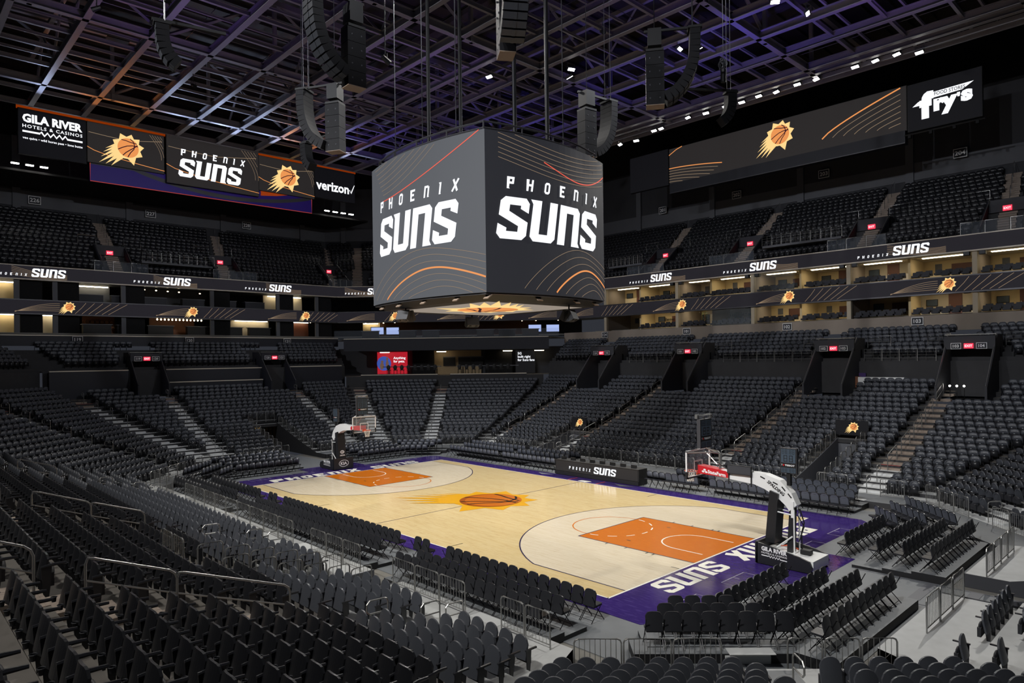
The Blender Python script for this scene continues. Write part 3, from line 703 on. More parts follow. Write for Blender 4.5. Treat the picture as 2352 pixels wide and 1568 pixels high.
# tunnels at floor level (dark side walls)
for sd, (t0, t1, d0, d1), key in [('N', CUTS['N'][0], 'wall_grey'), ('N', CUTS['N'][1], 'wall_grey'), ('S', CUTS['S'][0], 'wall_grey'), ('W', CUTS['W'][0], 'cloth_black'), ('E', CUTS['E'][0], 'wall_dark')]:
    b = MB()
    for t in (t0, t1):
        e = 0.06 if t == t0 else -0.06
        ds = [0.0, D0(sd)]+[rowd(i, sd) for i in range(1, 20) if rowd(i, sd) < d1]+[d1]
        P = [SP(sd, t, d, prof(max(0.2, d), sd)+0.02) for d in ds]+[SP(sd, t, d1, -0.02), SP(sd, t, 0, -0.02)]
        q = SP(sd, t+e, 0); p = SP(sd, t, 0); b.prism(P, (q[0]-p[0], q[1]-p[1], 0))
    zt = prof(d1, sd)
    if sd in 'NS': b.poly([SP(sd, t0, d1, -0.02), SP(sd, t1, d1, -0.02), SP(sd, t1, d1, zt), SP(sd, t0, d1, zt)])
    if sd == 'W':
        b.poly([SP(sd, t0, d1, 2.15), SP(sd, t1, d1, 2.15), SP(sd, t1, d1, zt), SP(sd, t0, d1, zt)])
        b.poly([SP(sd, t0-.3, d1+7, 0), SP(sd, t1+.3, d1+7, 0), SP(sd, t1+.3, d1+7, 3), SP(sd, t0-.3, d1+7, 3)])
        b.poly([SP(sd, t0-.3, d1+7, 0), SP(sd, t0-.3, d1, 0), SP(sd, t0-.3, d1, 3), SP(sd, t0-.3, d1+7, 3)]); b.poly([SP(sd, t1+.3, d1+7, 0), SP(sd, t1+.3, d1, 0), SP(sd, t1+.3, d1, 3), SP(sd, t1+.3, d1+7, 3)])
        b.poly([SP(sd, t0-.3, d1, 2.2), SP(sd, t1+.3, d1, 2.2), SP(sd, t1+.3, d1+7, 2.2), SP(sd, t0-.3, d1+7, 2.2)])
    o = struct('wall_tunnel', b, key)
# lattice gate glowing in the far tunnel
t0, t1 = CUTS['W'][0][:2]; GD = CUTS['W'][0][3]+0.4
g = thing('lattice_gate', 'folding lattice gate at the end of the dark tunnel behind the far basket', 'gate', SP('W', (t0+t1)/2, GD, 0))
loc = Vector(g.location)
b = MB(); q = lambda t, z, d=GD: tuple(Vector(SP('W', t, d, z))-loc)
for i in range(7):
    t = t0+0.15+(t1-t0-0.3)*i/6; b.tube([q(t, 0), q(t, 2.15)], 0.05, 4)
for j in range(5):
    for i in range(6):
        a = t0+0.15+(t1-t0-0.3)*i/6; c = t0+0.15+(t1-t0-0.3)*(i+1)/6; b.tube([q(a, 0.1+j*0.42), q(c, 0.5+j*0.42)], 0.03, 4); b.tube([q(c, 0.1+j*0.42), q(a, 0.5+j*0.42)], 0.03, 4)
b.build('lattice', 'black', g)
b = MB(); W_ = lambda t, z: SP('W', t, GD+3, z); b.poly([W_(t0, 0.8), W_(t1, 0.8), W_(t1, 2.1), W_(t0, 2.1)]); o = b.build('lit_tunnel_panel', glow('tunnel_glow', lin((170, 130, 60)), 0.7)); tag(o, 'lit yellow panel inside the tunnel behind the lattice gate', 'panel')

# ------------------------------------------------------------------ seats of the bowl
FTOP = lambda u: 0.50-0.10*abs(u)**5
RTOP = lambda u: 0.33+0.22*math.sqrt(max(0.0, 1-u*u*0.98))
def seat_fixed(root):
    b = MB(); b.shell(0.50, 0.0, FTOP, 0.055, 0.035, 13, (0, -0.20, 0.385), 8); b.build('backrest', 'seat_dark', root)
    b = MB(); b.ell((0, -0.02, 0.47), (0.20, 0.085, 0.19), 10, 6); b.box((0, -0.02, 0.36), (0.42, 0.09, 0.26)); b.build('seat', 'seat_pad', root, smooth=True)
    b = MB(); b.tube([(0.265, -0.20, 0.630), (0.265, 0.02, 0.655), (0.265, 0.22, 0.650)], [0.026, 0.032, 0.024], 6); b.build('armrest', 'seat_arm', root)
    b = MB(); b.prism([(0.255, -0.20, 0.62), (0.255, -0.02, 0.62), (0.255, -0.04, 0.30), (0.255, -0.08, 0.0), (0.255, -0.16, 0.0), (0.255, -0.18, 0.30)], (0.022, 0, 0)); b.build('side_panel', 'seat_dark', root)
    b = MB(); ring = [(0.17+0.046*math.cos(2*PI*k/12), -0.335+0.046*math.sin(2*PI*k/12), 0.60) for k in range(12)]; b.tube(ring, 0.007, 4, closed=True); b.tube([(0.17, -0.335, 0.52), (0.17, -0.335, 0.60)], [0.032, 0.042], 10, cap=False); b.build('cup_holder', 'grille', root)
def seat_retract(root):
    b = MB(); b.shell(0.47, 0.0, RTOP, 0.03, 0.04, 12, (0, -0.18, 0.34), 10); bk = b.build('backrest', 'seat_back', root)
    M = Matrix.Rotation(R(-12), 3, 'X'); b = MB(); b.ribbon([(0.185*u, RTOP(u)-0.05) for u in [-1+k/5 for k in range(11)]], 0.018, lambda x, z: tuple(M @ Vector((x, 0.024, z))+Vector((0, -0.18, 0.34)))); b.build('rim', 'seat_back', bk)
    b = MB(); b.ell((0, -0.015, 0.42), (0.195, 0.055, 0.15), 10, 6); b.box((0, -0.015, 0.34), (0.42, 0.085, 0.24)); b.build('seat', 'seat_pad', root, smooth=True)
    b = MB(); b.box((0.255, -0.02, 0.58), (0.045, 0.36, 0.035)); b.build('armrest', 'seat_arm', root)
    b = MB(); b.prism([(0.245, -0.18, 0.57), (0.245, -0.02, 0.57), (0.245, -0.04, 0.30), (0.245, -0.08, 0.0), (0.245, -0.16, 0.0), (0.245, -0.17, 0.30)], (0.025, 0, 0)); b.build('side_panel', 'seat_dark', root)
def seat_mass(kind):
    b = MB()
    if kind == 'fixed': b.shell(0.50, 0.0, FTOP, 0.05, 0.04, 13, (0, -0.20, 0.385), 5)
    else: b.shell(0.47, 0.0, RTOP, 0.03, 0.045, 12, (0, -0.18, 0.34), 7)
    if kind != 'fixed':
        M = Matrix.Rotation(R(-12), 3, 'X'); b.ribbon([(0.185*u, RTOP(u)-0.05) for u in [-1+k/3 for k in range(7)]], 0.02, lambda x, z: tuple(M @ Vector((x, 0.026, z))+Vector((0, -0.18, 0.34))))
    b.m = 1; b.box((0, -0.01, 0.42), (0.42, 0.09, 0.36), taper=0.88); b.box((0.255, -0.02, 0.60), (0.04, 0.34, 0.05)); b.box((0.25, -0.12, 0.30), (0.03, 0.12, 0.6))
    b.m = 2; b.box((0, 0.03, 0.608), (0.07, 0.05, 0.02))
    return b
FX, RT = [], []
for sd in SIDES:
    n = last_row(sd)
    for i in range(n):
        d = rowd(i, sd)+0.50; L = LL(sd, d)-0.30
        xs = []
        m = max(2, int(2*L/0.53)); off = (2*L-m*0.53)/2
        for j in range(m):
            t = -L+off+0.53*(j+0.5)
            if blocked(sd, t, d): continue
            xs.append(t)
        p0 = SP(sd, 0, d)
        xs.sort(key=lambda t: (SP(sd, t, d)[0]-CAM[0])**2+(SP(sd, t, d)[1]-CAM[1])**2)
        for j, t in enumerate(xs):
            p = SP(sd, t, d, rowz(i, sd))
            if (p[0]-CAM[0])**2+(p[1]-CAM[1])**2 < 3: continue
            if not in_frame((p[0], p[1], p[2]+0.6), 30): continue
            style = RT if i < (5 if sd in ('N', 'S', 'NE') else (6 if sd in ('E', 'SE') else (4 if sd in ('NW', 'SW') else 0))) else FX
            style.append((*p, face_in(sd), sd, i, j))
# rows behind the walkway, under the number signs
DK = [(19.0+0.77*i, 7.55+0.33*i) for i in range(6)]
UP = []
for sd in ('N', 'NE', 'NW', 'SW', 'W'):
    for i, (d, z) in enumerate(DK):
        if sd == 'NW': continue
        L = LL(sd, d)-0.3; m = int(2*L/0.53); off = (2*L-m*0.53)/2
        for j in range(m):
            t = -L+off+0.53*(j+0.5)
            if blocked(sd, t, d): continue
            p = SP(sd, t, d+0.45, z)
            if in_frame((p[0], p[1], p[2]+0.5), 10): UP.append((*p, face_in(sd)))
key = lambda p: (p[0]-CAM[0])**2+(p[1]-CAM[1])**2
FX.sort(key=key); RT.sort(key=key)
def indiv(L, build, name, desc, grp):
    pro = None
    for p in L[:300]:
        sd, i, j = p[4:]
        lab = '%s, %s row up on %s, %s from camera end' % (desc, nth(i+1), WORDS[sd], nth(j+1)); g = grp+' on the '+WORDS[sd]
        if pro is None:
            pro = thing(name, lab, 'seat', p[:3], p[3], g); build(pro)
        else: dup(pro, p[:3], p[3], lab, g)
indiv(FX, seat_fixed, 'arena_seat', 'black tip-up seat', 'fixed arena seats')
indiv(RT, seat_retract, 'bleacher_seat', 'charcoal tip-up seat', 'retractable bleacher seats')
mass('distant_arena_seats', 'remaining black tip-up seats filling the lower bowl in the distance', 'seats', seat_mass('fixed'), FX[300:]+UP, ['seat_back', 'seat_dark', 'tag'])
mass('distant_bleacher_seats', 'remaining round-backed charcoal seats in the lowest rows around the court', 'seats', seat_mass('retract'), RT[300:], ['seat_back', 'seat_dark', 'tag'])
print('fixed', len(FX), 'retract', len(RT), 'deck', len(UP))

# ------------------------------------------------------------------ crowd barriers, handrails
def barrier_parts(root, w, h=0.95):
    b = MB(); r = 0.10
    b.tube([(-w/2, 0, 0), (-w/2, 0, h-r), (-w/2+0.03, 0, h-0.03), (-w/2+r, 0, h), (w/2-r, 0, h), (w/2-0.03, 0, h-0.03), (w/2, 0, h-r), (w/2, 0, 0)], 0.022, 6)
    b.tube([(-w/2, 0, 0.12), (w/2, 0, 0.12)], 0.016, 5); b.build('frame', 'steel', root)
    b = MB(); n = int(w/0.125)
    for i in range(1, n):
        x = -w/2+w*i/n; b.tube([(x, 0, 0.12), (x, 0, h)], 0.008, 4, cap=False)
    b.build('bars', 'steel', root)
BP = {}
def barrier(p0, p1, lab, grp, h=0.95):
    a, c = Vector(p0), Vector(p1); d = c-a; w = round(math.hypot(d.x, d.y)-0.06, 2); rz = math.atan2(d.y, d.x)
    mid = (a+c)/2; loc = (mid.x, mid.y, min(p0[2], p1[2]))
    k = (w, h)
    if k in BP: return dup(BP[k], loc, rz, lab, grp)
    t = thing('barrier_panel', lab, 'barrier', loc, rz, grp); barrier_parts(t, w, h); BP[k] = t; return t
def fence(sd, t0, t1, d, n, where):
    for i in range(n):
        a = t0+(t1-t0)*i/n; c = t0+(t1-t0)*(i+1)/n
        z = prof(d, sd) if sd != 'SE' else 0.0
        barrier(SP(sd, a, d, z), SP(sd, c, d, z), 'grey steel barrier panel %s, %s from the camera end' % (where, nth(i+1)), 'barrier panels '+where)
fence('S', 16.4, 14.5, 0.45, 2, 'beside the near corner')
fence('S', 13.0, 9.2, 0.45, 3, 'on camera side of near tunnel')
fence('S', 7.2, 3.5, 0.45, 3, 'between near tunnel and middle aisle')
fence('S', 2.0, -10.9, 0.45, 9, 'behind the middle sideline chairs')
fence('S', -12.9, -16.4, 0.45, 3, 'behind sideline chairs by shaded corner')
fence('N', 10.3, 9.0, 1.6, 1, 'beside far emblem tunnel'); fence('N', 16.0, 11.2, 1.6, 4, 'toward the far corner')
fence('N', -4.5, 7.3, 1.6, 8, 'behind the scoring screen')
fence('N', -10.3, -6.1, 1.6, 3, 'behind the team bench')
fence('N', -14.0, -12.3, 1.6, 1, 'beside the nearer emblem tunnel'); fence('N', -15.6, -16.8, 1.6, 1, 'past the nearest far aisle')
fence('E', -4.8, -1.05, 0.6, 3, 'behind baseline chairs before basket')
fence('E', 1.7, 5.9, 0.6, 4, 'behind baseline chairs past basket')
fence('SE', -3.9, -0.25, 0.72, 3, 'behind the angled near corner chairs')
fence('SE', 1.3, 4.0, 0.72, 3, 'at near corner beside loading path')
fence('NE', 4.2, 0.8, 1.8, 3, 'behind angled chairs past nearer basket')
fence('NE', -0.9, -4.1, 1.7, 3, 'past the corner gap by nearer basket')
fence('W', 4.4, 0.7, 1.0, 3, 'behind farther baseline chairs before tunnel')
fence('W', -2.0, -5.4, 1.0, 3, 'behind farther baseline chairs past tunnel')
fence('NW', 3.4, 0.3, 1.4, 3, 'at far corner before the steps')
fence('NW', -1.2, -4.1, 1.4, 2, 'at far corner past the steps')
fence('SW', 3.9, -0.4, 0.6, 4, 'at shaded corner by sideline')
fence('SW', -1.7, -3.9, 0.6, 2, 'at shaded corner by baseline')
def steps_fence(sd, t, d0, d1, where, h=0.85):
    i0 = 0; k = 0
    for i in range(20):
        d = rowd(i, sd)
        if d+T > d1+0.3: break
        if d < d0: continue
        k += 1; z = rowz(i, sd)
        barrier(SP(sd, t, d, z), SP(sd, t, d+T, z), 'short steel guard panel %s, %s up the slope' % (where, nth(k)), 'guard panels '+where, h)
steps_fence('S', 9.17, 0.6, 6.4, 'on the camera side of near tunnel'); steps_fence('S', 7.23, 0.6, 6.4, 'on the far side of near tunnel')
steps_fence('N', -12.27, 1.9, 9.0, 'on basket side of nearer emblem tunnel'); steps_fence('N', -10.43, 1.9, 9.0, 'on screen side of nearer emblem tunnel')
steps_fence('N', 9.03, 1.9, 6.5, 'on screen side of far emblem tunnel'); steps_fence('N', 10.97, 1.9, 6.5, 'on corner side of far emblem tunnel')
steps_fence('W', -2.02, 1.9, 9.0, 'past the farther baseline tunnel'); steps_fence('W', 0.67, 1.9, 9.0, 'before the farther baseline tunnel')
fence('W', 0.55, -1.9, 9.35, 3, 'above the farther baseline tunnel'); fence('S', 9.1, 7.3, 6.95, 2, 'closing the top of near tunnel')
# equipment case at the head of the near tunnel
t = thing('flight_case', 'black flight case standing at the head of the near tunnel', 'case', SP('S', 8.1, 7.3, rowz(6, 'S')), 0)
b = MB(); b.box((0, 0, 0.45), (1.0, 0.45, 0.9)); b.build('body', 'black', t)
b = MB(); [b.tube([(-0.5, sy*0.23, z), (0.5, sy*0.23, z)], 0.018, 5) for sy in (-1, 1) for z in (0.02, 0.88)]; b.build('edge', 'steel_dark', t)

RAILN = [0]
def handrail(sd, t, i0, i1, where, mid=True, key='steel', short=False):
    d0, d1 = rowd(i0, sd)+0.16, rowd(i1, sd)+0.16; z0, z1 = rowz(i0, sd), rowz(i1, sd); h = 0.92
    o = thing('handrail', where, 'handrail', SP(sd, t, d0, z0), face_in(sd), None); loc = Vector(o.location); inv = Matrix.Rotation(-face_in(sd), 3, 'Z')
    q = lambda d, z: tuple(inv @ (Vector(SP(sd, t, d, z))-loc))
    b = MB()
    if short:   # single bent loop on one post
        b.tube([q(d0, z0), q(d0, z0+h-0.10), q(d0+0.03, z0+h-0.03), q(d0+0.10, z0+h), q(d0+0.52, z0+h+0.02), q(d0+0.60, z0+h-0.06), q(d0+0.60, z0+h-0.22), q(d0+0.52, z0+h-0.30), q(d0, z0+h-0.32)], 0.022, 6)
        b.build('rail', key, o); return o
    s = (z1-z0)/(d1-d0); r = 0.14
    b.tube([q(d0, z0), q(d0, z0+h-r), q(d0+0.04, z0+h-0.03), q(d0+r, z0+h+s*r), q(d1-r, z1+h-s*r), q(d1-0.04, z1+h-0.03), q(d1, z1+h-r), q(d1, z1)], 0.024, 7)
    b.build('rail', key, o)
    if mid:
        b = MB(); b.tube([q(d0, z0+0.48), q(d1, z1+0.48)], 0.018, 6); b.build('mid_rail', key, o)
    return o
for sd, ai, rows in [('N', 1, [4, 7, 10, 13, 16]), ('N', 2, [4, 7, 10, 13, 16]), ('N', 0, [4, 7, 10, 13, 16]), ('N', 3, [4, 7, 10, 13]), ('S', 0, [6, 9, 12]), ('S', 1, [6, 8, 11]), ('S', 2, [6, 9])]:
    a0, k = AISLES[sd][ai]
    for j, i in enumerate(rows):
        i2 = i+(3 if sd == 'S' and i == 6 and ai == 0 else 2)
        if i2 > last_row(sd): continue
        handrail(sd, a0+k*(rowd(i)+T), i, i2, 'grey steel handrail in %s aisle, %s, %s up from floor' % (nth(ai+1), WORDS[sd], nth(j+1)))
for sd, ai, rows in [('S', 0, [0, 1, 3]), ('S', 1, [0, 1, 3]), ('S', 2, [0, 1, 3]), ('N', 1, [0, 2]), ('N', 2, [0, 2]), ('N', 0, [0, 2]),
                     ('SW', 0, [0, 2, 4, 6, 8, 10, 12, 14, 16]), ('W', 0, [1, 3, 5, 7, 9, 11, 13, 15, 17]), ('W', 1, [1, 3, 5, 7, 9, 11, 13, 15, 17]), ('W', 2, [11, 13, 15, 17]), ('NW', 0, [1, 4, 7, 10, 13, 16]), ('NW', 1, [3, 6, 9, 12]), ('NE', 0, [0, 2]), ('SE', 0, [1])]:
    a0, k = AISLES[sd][ai]
    for j, i in enumerate(rows):
        handrail(sd, a0+k*rowd(i, sd)+(0.3 if sd == 'S' else 0.05), i, i+1, 'looped steel aisle rail on %s, %s aisle, %s up' % (WORDS[sd], nth(ai+1), nth(j+1)), short=True)
# emblem panels over the two far tunnels
for t, d, lab in ((-11.35, 9.45, 'black panel with glowing sun emblem over the tunnel nearer the basket'), (10.0, 7.05, 'black panel with glowing sun emblem over the tunnel toward the far corner')):
    z = prof(d)+0.15; c = SP('N', t, d, z)
    o = thing('emblem_panel', lab, 'sign', c, PI)
    b = MB(); b.box((0, 0, 0.5), (2.0 if t < 0 else 1.6, 0.08, 0.95)); b.build('panel', 'led_black', o)
    sun_logo('emblem', lambda x, y, k: (-(x+0.15), 0.045+k, 0.58+y), o, 0.22, 0.004)
    b = MB(); b.tube([(-1.0, -0.06, -0.3), (-1.0, -0.06, 1.02), (1.0, -0.06, 1.02), (1.0, -0.06, -0.3)], 0.022, 6); b.build('frame', 'steel', o)
# ------------------------------------------------------------------ walls, suites, ribbon boards, upper bowl
def wallstrip(b, sd, d, z0, z1, t0=None, t1=None, thick=0.15):
    L = LL(sd, d); t0 = -L if t0 is None else t0; t1 = L if t1 is None else t1
    a, c = SP(sd, t0, d), SP(sd, t1, d); e = SP(sd, t0, d+thick); g = SP(sd, t1, d+thick)
    P = [a, c, g, e]; b.prism([(p[0], p[1], z0) for p in P], (0, 0, z1-z0)); return b
FAR = ('N', 'NE', 'NW', 'SW', 'W')
def slab(b, sd, d0, d1, z0, z1, t0=None, t1=None):
    A = -LL(sd, d0) if t0 is None else t0; B = LL(sd, d0) if t1 is None else t1; A1 = -LL(sd, d1) if t0 is None else t0; B1 = LL(sd, d1) if t1 is None else t1
    b.prism([SP(sd, A, d0, z0), SP(sd, B, d0, z0), SP(sd, B1, d1, z0), SP(sd, A1, d1, z0)], (0, 0, z1-z0)); return b
def fmap(sd, tc, d, z0):
    return lambda x, y, k=0.0: SP(sd, tc-x, d-k, z0+y)

# deck rows under the number signs
for sd in FAR:
    b = MB()
    if sd != 'NW':
        wd = 18.7 if sd != 'W' else 18.35
        wallstrip(b, sd, wd, 4.8, 7.28, thick=0.12); slab(b, sd, wd+0.12, 19.0, 7.2, 7.3)
        pz = 7.3
        for d, z in DK: 
            slab(b, sd, d, d+0.77, pz-0.1, z); pz = z
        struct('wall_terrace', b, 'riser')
    b = MB(); key = 'band' if sd in ('N', 'NE') else 'navy_wall'
    if sd in ('W', 'SW'):
        wallstrip(b, sd, 23.7, 9.6, 10.52); struct('wall_band', b, key); b = MB(); wallstrip(b, sd, 23.62, 10.52, 10.62, thick=0.3); struct('trim_ledge', b, 'ledge')
    elif sd in ('N', 'NE'):
        wallstrip(b, sd, 23.7, 9.6, 10.85); struct('wall_band', b, key)
    else:
        wallstrip(b, sd, 18.9, 8.95, 10.3, thick=0.4); struct('wall_band', b, 'navy_wall'); b = MB(); wallstrip(b, sd, 18.8, 10.3, 10.38, thick=0.35); struct('trim_ledge', b, 'ledge')
# pale capped ledges behind the last low row at the far end
for sd, d, z, t0, t1 in [('W', 17.7, 7.25, 13.9, 7.9), ('W', 17.5, 6.05, 4.6, -4.4), ('W', 18.2, 7.25, 4.6, -4.9), ('W', 17.9, 7.3, -7.5, -13.6), ('NW', 17.5, 6.2, 9.4, 0.8), ('NW', 17.5, 6.2, -0.6, -9.1)]:
    b = MB(); wallstrip(b, sd, d, 4.7, z, min(t0, t1), max(t0, t1), 0.2); struct('wall_ledge', b, 'navy_wall')
    b = MB(); wallstrip(b, sd, d-0.05, z, z+0.09, min(t0, t1), max(t0, t1), 0.32); struct('trim_ledge', b, 'ledge')

def plate(sd, t, d, z, s, w=0.85, h=0.62, lab=None, grp=None):
    o = thing('section_sign', lab or 'dark number sign reading %s on the wall above its section' % s, 'sign', SP(sd, t, d, z), face_in(sd), grp or ('portal number signs' if lab else 'section number signs'))
    b = MB(); b.box((0, 0, 0), (w, 0.04, h)); b.build('border', 'white_print', o)
    b = MB(); b.box((0, 0.015, 0), (w*0.9, 0.04, h*0.86)); b.build('plate', 'navy_wall', o)
    text(s, lambda x, y, k: (-x, 0.04+k, y), o, height=h*0.5, lift=0.004, key='white_print', bold=0.02, name='number')
    return o
for s, t in (('101', 9.73), ('102', -0.73), ('103', -11.3), ('124', 20.3)): plate('N', t, 23.6, 10.42, s)
for s, t in (('119', 10.65), ('120', 0.69), ('121', -9.93)): plate('W', t, 23.55, 10.2, s)
for s, t, z in (('226', 11.92, 25.25), ('227', 0.68, 25.35), ('228', -10.61, 25.4), ('229', -23.18, 25.6)): plate('W', t, 36.1, z, s, 1.1, 0.85)
for s, t, z in (('201', 20.65, 26.3), ('202', 10.6, 26.4), ('203', 0.73, 26.8), ('204', -11.54, 26.2)): plate('N', t, 35.9, z, s, 1.1, 0.85)

# ---- portals: dark openings with number and exit signs
def exit_sign(sd, t, d, z, lab, w=0.55, h=0.34):
    o = thing('exit_sign', lab, 'exit sign', SP(sd, t, d, z), face_in(sd), 'red exit signs')
    b = MB(); b.box((0, 0, 0), (w, 0.06, h)); b.build('lamp_box', 'exit_red', o)
    text('EXIT', lambda x, y, k: (-x, 0.031+k, y), o, width=w*0.8, lift=0.004, key='led_white', bold=0.02, name='lettering')
def portal(sd, t0, t1, d0, d1, z0, zl, zt, left=None, right=None, lab=''):
    b = MB()
    for t, e in ((t0, 0.14), (t1, -0.14)):
        P = [SP(sd, t, d0, z0), SP(sd, t, d0, z0+0.9), SP(sd, t, d1, zt), SP(sd, t, d1+1.5, zt), SP(sd, t, d1+1.5, z0)]
        q, p = SP(sd, t+e, 0), SP(sd, t, 0); b.prism(P, (q[0]-p[0], q[1]-p[1], 0))
    slab(b, sd, d1-0.8, d1-0.6, zl, zt-0.1, t0, t1)
    struct('wall_portal', b, 'wall_dark' if sd in ('N',) else 'navy_wall')
    b = MB(); slab(b, sd, d1+0.6, d1+0.8, z0-0.2, zl+0.1, t0, t1); struct('wall_void', b, 'roof_dark')
    b = MB(); 
    for t in (t0+0.07, t1-0.07): b.tube([SP(sd, t, d0, z0+0.95), SP(sd, t, d1, zt+0.08)], 0.025, 5)
    b.tube([SP(sd, t0, d1-0.6, zt), SP(sd, t1, d1-0.6, zt)], 0.03, 5)
    o = b.build('portal_rail', 'steel'); tag(o, 'grey steel rail framing the dark portal '+lab, 'handrail')
    tc = (t0+t1)/2
    if left: plate(sd, tc+0.75, d1-0.9, zl+0.22, left, 0.62, 0.42, 'small sign reading %s on portal %s' % (left, lab)); plate(sd, tc-0.75, d1-0.9, zl+0.22, right, 0.62, 0.42, 'small sign reading %s on portal %s' % (right, lab))
    exit_sign(sd, tc, d1-0.9, zl+0.22, 'red exit sign over the dark portal '+lab)
portal('N', -8.6, -5.6, 15.3, 18.5, 4.7, 8.1, 9.1, '102', '103', 'between sections 102 and 103')
portal('N', -17.6, -14.6, 15.3, 18.5, 4.7, 8.1, 9.1, '103', '104', 'between sections 103 and 104')
portal('N', 4.5, 7.3, 15.3, 18.5, 4.7, 8.1, 9.1, '101', '102', 'between sections 101 and 102')
portal('N', 14.5, 17.5, 15.3, 18.5, 4.7, 8.1, 9.1, '124', '101', 'between sections 124 and 101')
portal('W', 4.9, 7.6, 16.0, 19.0, 5.0, 8.1, 8.9, '119', '120', 'between sections 119 and 120')
portal('W', -7.3, -4.6, 16.0, 19.0, 5.0, 8.1, 8.9, '120', '121', 'between sections 120 and 121')
# metal railings on the deck edge and platforms above
def deck_rail(sd, t0, t1, d, z, lab, bars=4, h=0.9, n=1, glass=False, cat='railing'):
    o = thing('deck_railing', lab, cat, SP(sd, (t0+t1)/2, d, z), face_in(sd)); loc = Vector(o.location); inv = Matrix.Rotation(-face_in(sd), 3, 'Z')
    q = lambda t, zz: tuple(inv @ (Vector(SP(sd, t, d, zz))-loc))
    b = MB(); w = (t1-t0)/n
    for i in range(n):
        a, c = t0+w*i+0.04, t0+w*(i+1)-0.04
        b.tube([q(a, z), q(a, z+h), q(c, z+h), q(c, z)], 0.025, 5); b.tube([q((a+c)/2, z), q((a+c)/2, z+h)], 0.015, 4)
        if not glass:
            for k in range(1, bars): b.tube([q(a, z+h*k/bars), q(c, z+h*k/bars)], 0.012, 4)
    b.build('frame', 'steel', o)
    if glass:
        g = MB(); g.poly([q(t0+0.06, z+0.04), q(t1-0.06, z+0.04), q(t1-0.06, z+h-0.03), q(t0+0.06, z+h-0.03)]); g.build('pane', 'glass_rail', o)
    return o
deck_rail('N', -9.0, -13.8, 18.75, 7.3, 'four panel steel railing below section 103', n=4)
deck_rail('N', 2.9, -4.9, 18.75, 7.3, 'long steel railing below section 102', n=5)
deck_rail('N', 13.3, 8.4, 18.75, 7.3, 'steel railing below section 101', n=3)
for i, (t0, t1) in enumerate([(-5.4, -3.7), (-8.8, -10.4), (-13.0, -14.4), (-17.8, -19.4), (8.9, 7.5), (4.3, 2.9)]):
    deck_rail('N', t0, t1, 20.1, 8.35, 'short steel railing beside a portal top on far sideline, %s from camera end' % nth([3, 2, 1, 0, 4, 5][i]+1) , n=1)

# ---- suite levels
def level(sd, z0, z1, fl, name):
    b = MB(); slab(b, sd, 23.85, 31, z0-0.12, z0); struct('floor_suite', b, 'concrete')
    b = MB(); slab(b, sd, 24.4, 31, z1, z1+0.12); struct('ceiling_suite', b, 'ceil_pale' if sd in ('N', 'NE') else 'wall_dark')
for sd in FAR:
    level(sd, 10.8, 12.75, 1, ''); level(sd, 13.75, 15.62, 2, '')
POSTS = [22.8, 20.5, 16.42, 11.07, 7.7, 2.75, -1.38, -5.97, -10.36, -15.14, -19.6, -24.2]
SU = []
WALLK = ['beige', 'ceil_pale', 'beige', 'beige']
suite_no = 0
cp = None; SC = []
def suite_chair_parts(root):
    b = MB(); b.box((0, -0.20, 0.40), (0.52, 0.12, 0.44), taper=0.9); b.build('backrest', 'navy_wall', root)
    b = MB(); b.box((0, 0.03, 0.26), (0.50, 0.42, 0.14)); b.build('seat', 'navy_wall', root)
